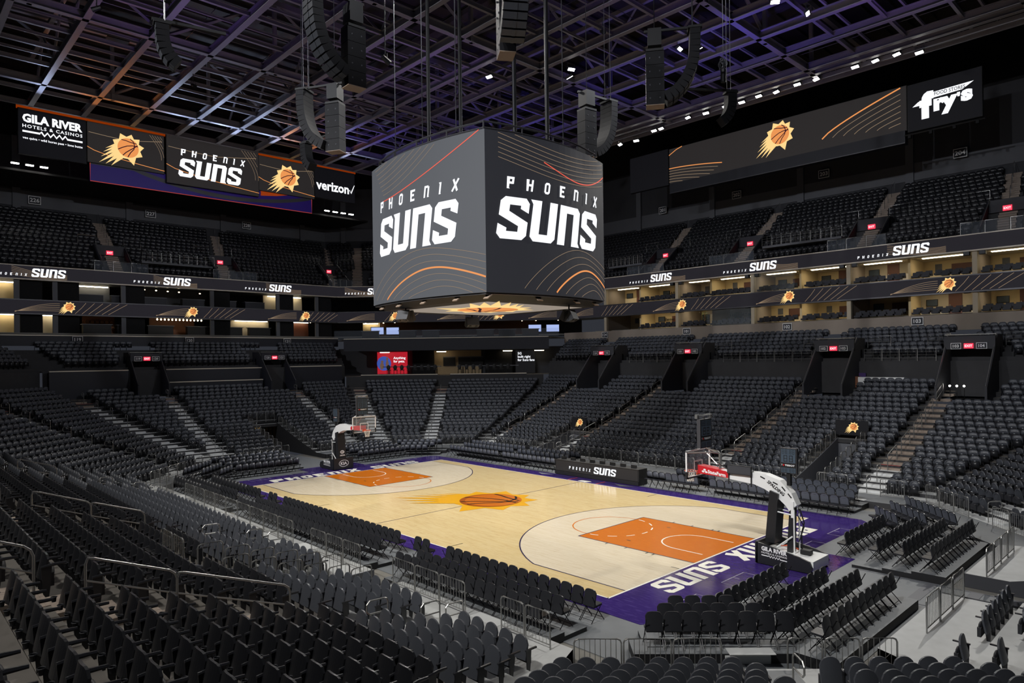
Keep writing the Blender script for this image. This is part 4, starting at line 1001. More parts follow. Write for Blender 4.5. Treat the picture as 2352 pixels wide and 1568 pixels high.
for lv, z0, z1 in ((1, 10.8, 12.75), (2, 13.75, 15.62)):
    for i in range(len(POSTS)-1):
        a, c = POSTS[i], POSTS[i+1]; suite_no += 1; main = i % 2 == 0
        lname = 'lower' if lv == 1 else 'upper'
        # partition wall and, at every second bay, a free column
        b = MB(); slab(b, 'N', 24.2 if main else 25.0, 29.0, z0, z1, c-0.09, c+0.09); struct('wall_partition', b, 'band' if main else 'beige')
        bk = 28.6 if (i+lv) % 3 else 27.6
        b = MB(); slab(b, 'N', bk, bk+0.1, z0, z1, c, a); struct('wall_back', b, WALLK[(i+lv) % 4])
        if main:
            b = MB(); slab(b, 'N', 23.95, 24.3, z0, z1, c-0.17, c+0.17); struct('wall_column', b, 'ceil_pale')
        rng = random.Random(100*lv+i)
        where = 'in %s suite %s from camera end' % (lname, nth(len(POSTS)-1-i))
        # ceiling strip light
        if i % 3 != 1 or lv == 2:
            o = thing('strip_light', 'warm ceiling light strip '+where, 'light', SP('N', (a+c)/2, 25.6, z1-0.04), face_in('N'), 'suite strip lights')
            b = MB(); b.box((0, 0, 0), (abs(a-c)*0.66, 0.32, 0.05)); b.build('diffuser', 'strip_warm', o)
            b = MB(); b.box((0, 0, 0.028), (abs(a-c)*0.68, 0.38, 0.02)); b.build('housing', 'white_steel', o)
        # door, television, picture
        def on_back(name, lab, cat, x, z, w_, h_, key, dep=0.05, grp=None):
            o = thing(name, lab+' '+where, cat, SP('N', a-(a-c)*x, bk-dep/2-0.01, z), face_in('N'), grp); b = MB(); b.box((0, 0, 0), (w_, dep, h_)); b.build('panel', key, o); return o
        pick = (i*3+lv) % 5
        if pick in (0, 3):
            o = on_back('suite_door', 'dark brown wooden door', 'door', 0.55, z0+0.98, 0.95, 1.95, 'brown_wood', 0.06)
            b = MB(); b.box((0.38, 0.05, 0.0), (0.04, 0.05, 0.14)); b.build('handle', 'steel', o)
        if pick in (1, 2, 4): on_back('wall_panel', 'dark red-brown timber panel', 'panel', 0.62, z0+1.15, abs(a-c)*0.34, 0.75, 'brown_wood')
        if pick in (0, 2, 3):
            o = on_back('television', 'black wall television', 'television', 0.2, z0+1.25, 0.85, 0.55, 'black_gloss', 0.09); b = MB(); b.box((0, 0.05, 0), (0.78, 0.01, 0.48)); b.build('screen', 'lcd', o)
        if pick in (1, 4): on_back('framed_picture', 'small framed picture', 'picture', 0.25, z0+1.3, 0.5, 0.6, 'grey_trim', 0.04)
        # hanging speaker on columns
        if main and i in (2, 4, 6, 8):
            for e in (-0.32, 0.32):
                o = thing('monitor_speaker', 'black speaker hung under the ceiling, %s of pair, ' % ('camera-side' if e < 0 else 'far-side') + where, 'speaker', SP('N', c+e*1.6, 24.0, z1-0.18), face_in('N'), 'suite speakers')
                b = MB(); b.box((0, 0, 0), (0.42, 0.35, 0.34)); b.build('cabinet', 'speaker', o); b = MB(); b.box((0, 0.18, 0), (0.36, 0.02, 0.28)); b.build('grille', 'grille', o)
        # two rows of lounge seats in front
        n = int((abs(a-c)-0.5)/0.62)
        for r, (d, dz) in enumerate([(24.3, 0.0), (25.15, 0.16)]):
            for k in range(n):
                if rng.random() < 0.06: continue
                t = a-0.3-(abs(a-c)-0.6)*(k+0.5)/n
                p = SP('N', t, d, z0+dz)
                if in_frame(p, 5) and not (i < 2): SC.append((p, 'dark suite seat, %s row, %s from far wall %s' % (('front', 'rear')[r], nth(k+1), where)))
        b = MB(); slab(b, 'N', 24.85, 25.6, z0, z0+0.16, c+0.1, a-0.1); struct('floor_step', b, 'concrete')
for p, lab in SC:
    lab = lab.replace(' from camera end', '')
    if cp is None: cp = thing('suite_seat', lab, 'seat', p, face_in('N'), 'suite seats'); suite_chair_parts(cp)
    else: dup(cp, p, face_in('N'), lab, 'suite seats')
def wall_text(s, sd, t, d, z, w, lab, key='black_line', bold=0.0, h=None):
    o = MB(); f = fmap(sd, t, d, z); text(s, f, None, width=w, height=h, lift=0.0, key=key, bold=bold, b=o); ob = o.build('wall_lettering', key); return tag(ob, lab, 'lettering')
wall_text('FREEPORT-McMoRan', 'N', 5.2, 27.5, 12.0, 3.6, 'black lettering FREEPORT-McMoRan on the beige suite wall', bold=0.01)
wall_text('GILA RIVER', 'N', 14.4, 28.5, 15.0, 1.7, 'dark lettering GILA RIVER on an upper suite wall', bold=0.03)
wall_text('HOTELS & CASINOS', 'N', 14.4, 28.5, 14.6, 1.7, 'small dark lettering HOTELS and CASINOS on an upper suite wall')
wall_text('Banner', 'N', 14.2, 27.4, 12.0, 1.2, 'dark lettering Banner on a lower suite wall', bold=0.02)
wall_text('NEWS', 'N', -7.0, 28.4, 15.2, 0.7, 'dark lettering NEWS on an upper suite wall', bold=0.02)
# suite plant
o = thing('potted_tree', 'slim leafy indoor tree standing in a lower suite', 'plant', SP('N', 9.0, 25.9, 10.8), 0)
b = MB(); b.tube([(0, 0, 0), (0.02, 0.02, 0.9), (-0.03, 0, 1.5)], 0.025, 5); b.build('trunk', 'brown_wood', o)
b = MB(); rr = random.Random(3)
for i in range(90):
    p = Vector((rr.gauss(0, 0.22), rr.gauss(0, 0.22), rr.uniform(0.5, 1.75))); q = Vector((rr.uniform(-.1, .1), rr.uniform(-.1, .1), rr.uniform(-.02, .1))); n = Vector((rr.uniform(-.04, .04), rr.uniform(-.04, .04), 0.02)); b.poly([p, p+q*0.5+n, p+q, p+q*0.5-n])
b.build('foliage', mat('leaf_green', lin((52, 74, 40)), 0.6), o)
b = MB(); b.cyl((0, 0, 0), (0, 0, 0.3), 0.16, 10, 0.2); b.build('pot', 'wall_grey', o)
# glass fronts of the lit suites
b = MB(); 
for a, c, z0 in ((2.6, -1.3, 13.75), (7.6, 2.9, 10.8)): b.poly([SP('N', a, 23.95, z0), SP('N', c, 23.95, z0), SP('N', c, 23.95, z0+1.8), SP('N', a, 23.95, z0+1.8)])
struct('window_1', b, 'glass')

# far end: bars and lounges between black curtains
def void(sd, z0, z1, d, key='cloth_black', t0=None, t1=None):
    b = MB(); wallstrip(b, sd, d, z0, z1, t0, t1); return struct('wall_back', b, key)
for sd in ('W', 'SW', 'NE', 'NW'):
    for z0, z1 in ((10.8, 12.75), (13.75, 15.62)): void(sd, z0, z1, 30.0, 'wall_dark' if sd != 'NE' else 'beige')
def lounge(sd, t0, t1, z0, z1, key, d=26.5, strip=True, lab=''):
    b = MB(); wallstrip(b, sd, d, z0, z1, min(t0, t1), max(t0, t1), 0.1); struct('wall_back', b, key)
    if strip:
        o = thing('strip_light', 'warm light strip over the '+lab, 'light', SP(sd, (t0+t1)/2, d-0.4, z1-0.15), face_in(sd))
        b = MB(); b.box((0, 0, 0), (abs(t1-t0)*0.85, 0.12, 0.10)); b.build('diffuser', 'strip_warm', o)
        b = MB(); b.box((0, 0, 0.06), (abs(t1-t0)*0.87, 0.16, 0.03)); b.build('housing', 'white_steel', o)
for i, (sd, t0, t1, z0, key, st, lab) in enumerate([('W', 17.5, 14.6, 10.8, 'beige', True, 'lounge at shaded corner'), ('W', 13.3, 10.2, 10.8, 'ceil_pale', True, 'lounge above section 119'), ('W', 9.6, 6.8, 10.8, 'brown_panel', False, 'barrel wall'), ('W', 3.6, -0.9, 10.8, 'brown_panel', False, 'lamp-lit bar'),
                                         ('W', -4.8, -9.2, 10.8, 'ceil_pale', True, 'lounge above section 121'), ('W', -11.2, -14.2, 10.8, 'brown_wood', True, 'glowing shelf wall'), ('NW', 11.8, 9.6, 10.8, 'beige', True, 'far corner lounge'),
                                         ('W', 17.8, 14.9, 13.75, 'beige', True, 'upper lounge at shaded corner'), ('W', 10.3, 7.2, 13.75, 'wall_grey', True, 'upper lounge above section 119'), ('W', 4.6, -2.4, 13.75, 'wall_dark', False, 'upper lounge with spot lamps'), ('W', -8.6, -13.4, 13.75, 'ceil_pale', True, 'upper lounge above section 121'), ('NW', 9.5, -10.5, 10.8, 'brown_panel', False, 'corner lounge')]):
    lounge(sd, t0, t1, z0, z0+1.9, key, 26.8 if sd == 'W' else 28.5, st, lab)
for t in (14.1, 5.55, -2.9, -10.2, 11.2, -15):
    for z0, z1 in ((10.8, 12.75), (13.75, 15.62)):
        b = MB(); wallstrip(b, 'W', 24.2, z0, z1, t-0.85, t+0.85, 0.25); o = struct('wall_curtain', b, 'cloth_black')
        b = MB(); wallstrip(b, 'W', 24.0, z0, z1, t+0.9, t+1.3, 0.2); struct('wall_column', b, 'wall_grey')
# row of bar lamps
for i in range(13):
    o = thing('bar_lamp', 'small round bulb over the bar, %s in its row' % nth(i+1), 'lamp', SP('W', 3.45-0.36*i, 24.6, 12.35), 0, 'bulbs over the bar')
    b = MB(); b.ell((0, 0, 0), (0.085, 0.085, 0.085), 8, 5); b.build('bulb', 'lamp_warm', o); b = MB(); b.cyl((0, 0, 0.08), (0, 0, 0.40), 0.02, 5); b.build('stem', 'black', o)
for i, (t, z, d, sd) in enumerate([(4.5, 15.35, 25, 'W'), (3.4, 15.33, 25, 'W'), (2.3, 15.3, 25, 'W'), (1.2, 15.28, 25, 'W'), (-0.9, 15.25, 25, 'W'), (10.6, 12.45, 25, 'NW'), (8.4, 12.45, 25, 'NW'), (7.0, 12.5, 25, 'NW'), (-8.6, 12.5, 25, 'NW'), (-10.3, 12.5, 25, 'NW'), (-13.0, 12.5, 25, 'NW'), (-12.2, 12.55, 25, 'NW'), (-11.3, 12.6, 25, 'NW'), (-13.4, 12.5, 24.7, 'W'), (-14.6, 12.55, 24.7, 'W')]):
    o = thing('downlight', 'small warm ceiling spot in the far lounges, %s along the row' % nth(i+1), 'lamp', SP(sd, t, d, z), 0, 'lounge ceiling spots')
    b = MB(); b.ell((0, 0, 0), (0.09, 0.09, 0.06), 8, 4); b.build('bulb', 'lamp_warm', o); b = MB(); b.cyl((0, 0, 0.04), (0, 0, 0.16), 0.10, 8); b.build('housing', 'black', o)
# televisions and counters in the corner lounge
for i, (t, z) in enumerate([(8.9, 11.45), (7.05, 11.42), (-10.15, 11.5), (-12.3, 11.48)]):
    o = thing('television', 'bright pale blue television in corner lounge, %s along' % nth(i+1), 'television', SP('NW', t, 23.9, z), face_in('NW'), 'lounge televisions')
    b = MB(); b.box((0, 0, 0), (1.65, 0.08, 0.95)); b.build('case', 'black', o); b = MB(); b.box((0, 0.045, 0), (1.5, 0.01, 0.82)); b.build('screen', 'tv_blue', o)
for sd in ('NW',):
    b = MB(); slab(b, sd, 19.2, 24.0, 10.22, 10.34); struct('floor_balcony', b, 'concrete')
    b = MB(); a = [SP(sd, 12.8, 19.05, z) for z in (10.38, 11.3)]+[SP(sd, -12.8, 19.05, z) for z in (11.3, 10.38)]; b.poly(a); struct('window_2', b, 'glass_rail')
for i, t in enumerate((8.9, 4.6, 1.9, -4.4, -6.9, -9.6)):
    o = thing('drink_counter', 'dark counter on the corner balcony, %s along' % nth(i+1), 'counter', SP('NW', t, 20.3, 10.34), face_in('NW'), 'balcony counters')
    b = MB(); b.box((0, 0, 0.45), (1.9, 0.5, 0.9)); b.build('body', 'black', o); b = MB(); b.box((0, 0, 0.93), (2.1, 0.65, 0.06)); b.build('top', 'grey_trim', o)
for i, t in enumerate((9.3, 6.4, 3.6, -0.2, -3.6, -6.8)):
    o = thing('lounge_counter', 'dark lounge counter behind the far stand, %s along' % nth(i+1), 'counter', SP('W', t, 25.2, 13.75), face_in('W'), 'upper lounge counters')
    b = MB(); b.box((0, 0, 0.4), (2.2, 0.7, 0.8)); b.build('body', 'navy_wall', o); b = MB(); b.box((0, 0, 0.83), (2.3, 0.8, 0.05)); b.build('top', 'grey_trim', o)
    o = thing('bar_counter', 'pale-topped bar counter behind the far stand, %s along' % nth(i+1), 'counter', SP('W', t-0.6, 25.3, 10.8), face_in('W'), 'lower bar counters')
    b = MB(); b.box((0, 0, 0.45), (2.4, 0.6, 0.9)); b.build('body', 'black', o); b = MB(); b.box((0, 0, 0.93), (2.6, 0.75, 0.06)); b.build('top', 'grey_trim', o)
for i in range(12):
    o = thing('barrel', 'wooden barrel end on the far lounge wall, %s of twelve' % nth(i+1), 'barrel', SP('W', 9.2-0.42*(i % 6), 26.7, 11.55+0.5*(i//6)), face_in('W'), 'barrels on the lounge wall')
    b = MB(); b.cyl((0, 0.10, 0), (0, -0.1, 0), 0.19, 12); b.build('head', mat('barrel_wood', lin((150, 96, 52)), 0.6), o); b = MB(); b.tube([(0.19*math.cos(2*PI*k/12), 0.1, 0.19*math.sin(2*PI*k/12)) for k in range(12)], 0.015, 4, closed=True); b.build('hoop', 'black', o)
# corner bar under the balcony: floor, back wall, posters, counter and stools
void('NW', 6.1, 9.3, 23.2, 'wall_dark')
b = MB(); wallstrip(b, 'NW', 22.9, 6.1, 8.95, -3.7, 1.9, 0.1); struct('wall_block', b, mat('tan_block_wall', lin((168, 146, 112)), 0.85, noise=0.1, nscale=5))
for t0, t1 in ((4.4, 1.9), (-4.2, -7.4)):
    b = MB(); wallstrip(b, 'NW', 22.2, 6.1, 9.1, min(t0, t1), max(t0, t1), 0.2); struct('wall_curtain', b, 'cloth_black')
for i, t in enumerate((0.1, -1.7, -3.2)):
    o = thing('menu_board', 'dark menu board on the tan block wall, %s of three' % nth(i+1), 'board', SP('NW', t, 22.8, 7.6), face_in('NW'), 'menu boards'); b = MB(); b.box((0, 0, 0), (1.45, 0.06, 1.0)); b.build('panel', 'black', o); b = MB(); b.box((0, 0.01, 0.56), (1.5, 0.07, 0.10)); b.build('header', 'grey_trim', o)
o = thing('poster', 'red poster with a blue disc reading Anything for pets', 'poster', SP('NW', 6.85, 22.5, 7.55), face_in('NW'))
b = MB(); b.box((0, 0, 0), (3.6, 0.06, 2.6)); b.build('sheet', 'poster_red', o)
b = MB(); b.poly([(1.0+0.85*math.cos(2*PI*k/24), 0.035, -0.05+0.85*math.sin(2*PI*k/24)) for k in range(24)]); b.build('disc', 'poster_blue', o)
b = MB()
for cx, cz, sx, sz in ((1.25, -0.35, 0.24, 0.42), (0.62, -0.2, 0.18, 0.55), (1.22, 0.15, 0.16, 0.17), (0.62, 0.45, 0.13, 0.16)): b.poly([(cx+sx*math.cos(2*PI*k/14), 0.04, cz+sz*math.sin(2*PI*k/14)) for k in range(14)])
for ex in (0.55, 0.70): b.poly([(ex-0.05, 0.04, 0.55), (ex+0.05, 0.04, 0.55), (ex, 0.04, 0.86)])
b.build('animal_shapes', glow('pet_brown', lin((120, 92, 80)), 0.7), o)
text('Anything\nfor pets.', lambda x, y, k: (-x-0.85, 0.04+k, y+0.35), o, width=1.45, lift=0.004, key='led_white', bold=0.02)
o = thing('poster', 'black poster reading 5G built right for Suns fans', 'poster', SP('NW', -8.95, 22.5, 7.5), face_in('NW'))
b = MB(); b.box((0, 0, 0), (2.3, 0.06, 2.7)); b.build('sheet', 'poster_black', o)
text('5G\nbuilt right\nfor Suns fans', lambda x, y, k: (-x-0.1, 0.035+k, y+0.6), o, width=2.0, lift=0.004, key='led_white', bold=0.02)
for i, t in enumerate((7.6, 0.9, -6.9, -10.6)):
    o = thing('tube_light', 'bright tube light under the corner balcony, %s along' % nth(i+1), 'light', SP('NW', t, 21.8, 8.8), face_in('NW'), 'tube lights under the balcony')
    b = MB(); b.box((0, 0, 0), (1.1, 0.12, 0.07)); b.build('tube', 'strip_warm', o); b = MB(); b.box((0, 0, 0.06), (1.2, 0.16, 0.05)); b.build('housing', 'white_steel', o)
for i, (t0, t1) in enumerate(((7.2, 0.6), (-1.2, -8.2))):
    o = thing('drink_rail', 'long grey drink counter above the far corner seats, %s section' % nth(i+1), 'counter', SP('NW', (t0+t1)/2, 18.9, 6.1), face_in('NW'))
    b = MB(); b.box((0, 0, 1.02), (abs(t1-t0), 0.55, 0.09)); b.build('top', 'grey_trim', o)
    for x in (-0.4, 0, 0.4): b = MB(); b.box((x*abs(t1-t0), 0, 0.5), (0.1, 0.3, 1.0)); b.build('leg', 'black', o)
BS = None
for i in range(16):
    t = 6.4-0.75*i if i < 8 else -1.6-0.78*(i-8); p = SP('NW', t, 18.2, 6.1); lab = 'black bar stool along the far corner counter, %s along' % nth(i+1)
    if BS: dup(BS, p, face_in('NW')+PI, lab, 'bar stools at the corner counter')
    else:
        BS = thing('bar_stool', lab, 'stool', p, face_in('NW')+PI, 'bar stools at the corner counter')
        b = MB(); b.box((0, 0, 0.66), (0.42, 0.42, 0.08)); b.build('seat', 'black', BS); b = MB(); b.ell((0, -0.2, 0.95), (0.22, 0.05, 0.30), 10, 6); b.build('backrest', 'black', BS)
        for sx in (-1, 1):
            for sy in (-1, 1): b = MB(); b.cyl((sx*0.2, sy*0.2, 0), (sx*0.16, sy*0.16, 0.66), 0.018, 4); b.build('leg', 'black', BS)

# ---- ribbon boards
def ribbon_board(sd, z0, z1, lv):
    L = LL(sd, 23.75); o = thing('ribbon_board', 'long dark LED ribbon on the %s, %s level' % ({'N': 'far sideline', 'W': 'farther baseline', 'NW': 'far corner', 'NE': 'corner past nearer basket', 'SW': 'shaded corner'}[sd], 'lower' if lv == 1 else 'upper'), 'LED ribbon', SP(sd, 0, 23.75, z0), face_in(sd), 'LED ribbon boards')
    q = lambda x, y, k=0.0: (-x, k, y)
    b = MB(); h = z1-z0; b.box((0, -0.2, h/2), (2*L, 0.4, h)); b.build('cabinet', 'led_ribbon', o)
    b = MB(); b.box((0, -0.18, h+0.04), (2*L, 0.5, 0.08)); b.box((0, -0.3, -0.05), (2*L, 0.6, 0.10)); b.build('trim', 'steel_dark' if lv == 1 else 'ledge', o)
    b = MB(); x0 = -L
    for x in np.arange(-L+0.5, L-4, 11.6 if sd != 'NW' else 11.0):
        if lv == 1:
            for k in range(5): b.ribbon([(x+0.6+u*3.4, 0.10+h*0.8*(0.9-0.2*k)*(1-(1-u)**2)+0.02*k) for u in [i/10 for i in range(11)] if 0.10+h*0.8*(0.9-0.2*k) < h], 0.028, lambda X, Y: q(X, Y, 0.006))
            for k in range(6): b.ribbon([(x+5.2+k*0.55, 0.06), (x+5.75+k*0.62, h*0.55), (x+6.1+k*0.7, h-0.06)], 0.03, lambda X, Y: q(X, Y, 0.006))
        else:
            for k in range(6): b.ribbon([(x+0.4+u*4.2, h*(0.95-0.13*k)-h*0.55*math.sin(u*PI*0.6)*(1-0.1*k)) for u in [i/12 for i in range(13)] if 0.03 < h*(0.95-0.13*k)-h*0.55*math.sin(u*PI*0.6)*(1-0.1*k) < h], 0.026, lambda X, Y: q(X, Y, 0.006))
    b.build('wave_lines', 'led_line', o)
    return o, q, h
LOGOT = {'W': ([14.1, 3.05, -8.0], [11.38, 0.37, -12.25]), 'N': ([14.13, 2.88, -9.55], [10.43, -0.75, -13.33]), 'NW': ([10.0], [6.79, -5.85]), 'NE': ([6.5, -6], [4, -8]), 'SW': ([-12, 0, 11], [-12, 0, 11])}
for sd in FAR:
    for lv, z0, z1 in ((1, 12.55, 13.72), (2, 15.66, 16.78)):
        o, q, h = ribbon_board(sd, z0, z1, lv)
        if lv == 1:
            for t in LOGOT[sd][1]:
                if abs(t) < LL(sd, 23.75)-1: sun_logo('emblem', lambda x, y, k, t=t: (-(x-t+0.15), 0.0+k, y+h*0.58), o, 0.34, 0.008)
        else:
            for t in LOGOT[sd][0]:
                if abs(t) > LL(sd, 23.75)-2.0: continue
                f = lambda x, y, k=0.0, t=t: (-(x-t), 0.0+k, y)
                phoenix_suns(lambda x, y, k: f(x+1.3, y+0.18, k), o, 2.7, 0.01, ph=False)
                P, pw, _ = phoenix_word(1.1, 0.2); b = MB(); s2 = 2.4/pw
                for p in P: b.poly([f(x*s2-2.75, y*s2+0.22, 0.01) for x, y in p])
                b.build('city_lettering', 'led_white', o)

# ---- upper bowl
UD0, UZ0, UT, UH, UN = 25.0, 16.9, 0.8, 0.50, 14
UAIS = {'N': [(14.5, 0.22), (4.9, 0.05), (-6.7, 0.06), (-16.9, 0.12)], 'W': [(6.9, -0.07), (-3.6, -0.27), (-16.5, -0.5)], 'NW': [(11.5, 0.25), (-12, -0.3)], 'NE': [], 'SW': []}
def ublocked(sd, t, d):
    for a0, k in UAIS.get(sd, []):
        c = a0+k*(d-25)
        if abs(t-c) < 0.75 or (d < 29.0 and abs(t-(a0+k*3)) < 1.75): return True
    return False
UPS = []
for sd in FAR:
    b = MB()
    for i in range(UN):
        d, z = UD0+UT*i, UZ0+UH*i; pz = z-UH
        strip(b, sd, d, d+UT, pz, z, 0, 1)
        L = LL(sd, d+0.4)-0.3; m = int(2*L/0.53); off = (2*L-m*0.53)/2
        for j in range(m):
            t = -L+off+0.53*(j+0.5)
            if ublocked(sd, t, d): continue
            p = SP(sd, t, d+0.45, z)
            if in_frame((p[0], p[1], p[2]+0.5), 10): UPS.append((*p, face_in(sd)))
    strip(b, sd, UD0+UT*UN, 36.6, UZ0+UH*(UN-1), UZ0+UH*(UN-1)+0.01, 0, 1)
    o = b.build('floor_upper_terrace', ['tread', 'riser']); o['kind'] = 'structure'
    b = MB(); L = 0
    for a0, k in UAIS.get(sd, []):
        for i in range(UN):
            for hh in (0, 1):
                d = UD0+UT*i; z = UZ0+UH*i-UH/2*hh; t = a0+k*(d-25)
                M = Matrix(((-SIDES[sd][1][1], SIDES[sd][1][0], 0), (SIDES[sd][1][0], SIDES[sd][1][1], 0), (0, 0, 1)))
                b.box(SP(sd, t, d+0.2-0.38*hh, z-0.07), (1.2, 0.42, 0.16), M=M)
    if b.f: struct('floor_upper_steps', b, 'step')
    b = MB(); wallstrip(b, sd, 36.5, 22.0, 31.8, thick=0.3); struct('wall_upper', b, 'wall_dark')
    b = MB(); wallstrip(b, sd, 36.42, 24.55, 26.2, thick=0.1); struct('wall_upper_band', b, 'wall_grey')
    b = MB(); slab(b, sd, 23.85, 25.1, 16.75, 16.88); struct('floor_upper_edge', b, 'concrete')
    # pilasters on the back wall
    L = LL(sd, 36.3); b = MB()
    for t in np.arange(-L+3, L, 10.6): wallstrip(b, sd, 36.2, 22.0, 31.8, t, t+0.7, 0.25)
    struct('wall_pilaster', b, 'wall_grey')
mass('upper_bowl_seats', 'black tip-up seats with pale number tags filling the upper bowl', 'seats', seat_mass('fixed'), UPS, ['seat_dark', 'seat_dark', 'tag'])
print('upper', len(UPS))
k_ = 0
for sd in ('N', 'W', 'NW'):
    for a0, k in UAIS[sd]:
        if sd == 'NW' and a0 > 0: continue
        t = a0+k*3; k_ += 1
        b = MB()
        for e in (-1.35, 1.35):
            P = [SP(sd, t+e, 25.2, 16.9), SP(sd, t+e, 25.2, 17.4), SP(sd, t+e, 28.6, 20.0), SP(sd, t+e, 29.4, 20.0), SP(sd, t+e, 29.4, 16.9)]
            q, p = SP(sd, t+e+0.14, 0), SP(sd, t+e, 0); b.prism(P, (q[0]-p[0], q[1]-p[1], 0))
        slab(b, sd, 28.4, 28.6, 19.0, 20.0, t-1.35, t+1.35); slab(b, sd, 29.2, 29.4, 16.9, 19.1, t-1.35, t+1.35)
        struct('wall_portal', b, 'navy_wall')
        exit_sign(sd, t+0.1, 28.3, 19.25, 'red exit sign in upper bowl on %s, %s portal' % (WORDS[sd], nth(k_)), 0.6, 0.4)
        deck_rail(sd, t-2.4, t+2.4, 24.2, 16.88, 'glass landing balustrade above ribbon on %s, %s along' % (WORDS[sd], nth(k_)), n=3, h=0.95, glass=True, cat='balustrade')
        for e in (-1.3, 1.3):
            b = MB(); b.tube([SP(sd, t+e, 25.3, 17.6), SP(sd, t+e, 28.6, 20.2), SP(sd, t+e, 29.3, 20.2)], 0.03, 5); b.tube([SP(sd, t+e, 28.6, 20.0), SP(sd, t+e, 28.6, 20.9), SP(sd, t+e*2.2, 28.6, 20.9), SP(sd, t+e*2.2, 28.6, 20.0)], 0.025, 5)
            tag(b.build('portal_rail', 'steel'), 'steel rail at %s side of upper portal %s on %s' % ('camera' if e < 0 else 'far', nth(k_), WORDS[sd]), 'handrail')
for sd, t0, t1, lab in (('N', 2.4, -4.9, 'upper bowl above section 102'), ('W', 4.6, -2.4, 'upper bowl above section 120'), ('N', 21, 16.4, 'upper bowl above far corner')):
    deck_rail(sd, t0, t1, 25.0 if sd == 'W' else 25.4, 18.3, 'steel platform railing in '+lab, n=8)
    b = MB(); slab(b, sd, 25.35, 27.2, 18.1, 18.3, min(t0, t1), max(t0, t1)); struct('floor_platform', b, 'wall_grey')
# aisle rails of the upper bowl
for sd in ('N', 'W'):
    for ai, (a0, k) in enumerate(UAIS[sd]):
        for j, i in enumerate((6, 9, 12)):
            d, z = UD0+UT*i, UZ0+UH*i; t = a0+k*(d-25)
            b = MB(); b.tube([SP(sd, t, d, z), SP(sd, t, d, z+0.9), SP(sd, t+k*1.2, d+1.2, z+0.9+0.75), SP(sd, t+k*1.2, d+1.2, z+0.75)], 0.02, 4)
            tag(b.build('handrail', 'steel_dark'), 'slim rail in upper bowl %s aisle on %s, %s up' % (nth(ai+1), WORDS[sd], nth(j+1)), 'handrail')

# ---- big screens over the upper bowl
def screen(sd, t0, t1, d, z0, z1, face, lab, name='video_screen'):
    o = thing(name, lab, 'screen', SP(sd, (t0+t1)/2, d, z0), face_in(sd)); w, h = abs(t1-t0), z1-z0
    b = MB(); b.box((0, -0.2, h/2), (w, 0.36, h)); b.build('cabinet', 'black', o)
    b = MB(); b.box((0, 0, h/2), (w-0.08, 0.04, h-0.08)); b.build('panel', face, o)
    return o, (lambda x, y, k=0.0: (-x, 0.022+k, y+h/2)), w, h
def gila(f, o, w, tiny=True):
    text('GILA RIVER', f, o, width=w, height=w*0.17, lift=0.015, key='led_white', bold=0.045, at=(0, w*0.20), name='headline')
    text('HOTELS & CASINOS', f, o, width=w, height=w*0.065, lift=0.015, key='led_white', bold=0.015, at=(0, w*0.045), name='second_line', spacing=1.2)
    z = [(-w/2, -w*0.06), (-w*0.22, -w*0.06)]+[(w*(-0.22+0.05*(i+0.5)), w*(-0.06+(0.035 if i % 2 == 0 else -0.035))) for i in range(9)]+[(w*0.24, -w*0.08), (w/2, -w*0.08)]
    b = MB(); b.ribbon(z, w*0.036, lambda x, y: f(x, y, 0.015)); b.build('zigzag', 'led_white', o)
    if tiny: text('vee quiva • wild horse pass • lone butte', f, o, width=w, height=w*0.06, lift=0.015, key='led_white', bold=0.02, at=(0, -w*0.19), name='third_line')
def curves(o, f, w, h, kind, seed=0):
    g, r_ = MB(), MB()
    if kind == 'small':
        r_.ribbon([(-w/2+u*w, -h*0.12-h*0.3*u**0.6) for u in [i/12 for i in range(13)]], 0.06, lambda x, y: f(x, y, 0.006))
        g.ribbon([(-w*0.48+u*0.95*w, h*0.24-0.04*h*math.sin(u*3)+h*0.2*max(0, u-0.5)) for u in [i/12 for i in range(13)]], 0.05, lambda x, y: f(x, y, 0.006))
        for k in range(6): g.ribbon([(w*(0.30+0.035*k)+0.16*w*math.sin(u*1.6), h*(0.45-0.6*u)) for u in [i/8 for i in range(9)] if w*(0.30+0.035*k)+0.16*w*math.sin(u*1.6) < w/2-0.05], 0.03, lambda x, y: f(x, y, 0.006))
    else:
        for k in range(7):
            m = r_ if k == 0 else g
            m.ribbon([(w*(0.20+0.04*k)+u*w*(0.28-0.04*k), h*(-0.25-0.02*k)+h*(0.72-0.11*k)*u**0.75) for u in [i/12 for i in range(13)]], 0.12 if k == 0 else 0.045, lambda x, y: f(x, y, 0.006))
            m.ribbon([(-w/2+u*w*(0.27-0.02*k), -h*(0.06+0.075*k)-h*0.17*u**1.6) for u in [i/12 for i in range(13)] if -h*(0.06+0.075*k)-h*0.17*u**1.6 > -h*0.49], 0.09 if k == 0 else 0.045, lambda x, y: f(x, y, 0.006))
        r_.ribbon([(-w/2, h*0.32), (-w*0.46, h*0.44), (-w*0.43, h*0.49)], 0.08, lambda x, y: f(x, y, 0.006))
    g.build('thin_lines', 'led_line', o); r_.build('bright_line', 'led_orange', o)
o, f, w_, h_ = screen('W', 14.42, 8.83, 27.8, 27.85, 32.2, 'led_black', 'black advertising screen reading GILA RIVER HOTELS & CASINOS in white'); gila(lambda x, y, k=0: f(x, y+0.3, k), o, 4.9)
o, f, w_, h_ = screen('W', 8.78, 1.6, 27.8, 28.1, 32.2, 'led_screen', 'dark screen with sun emblem beside the casino advertisement'); curves(o, f, w_, h_, 'small'); sun_logo('emblem', lambda x, y, k: f(x+0.1, y+0.05, k), o, 1.02, 0.012)
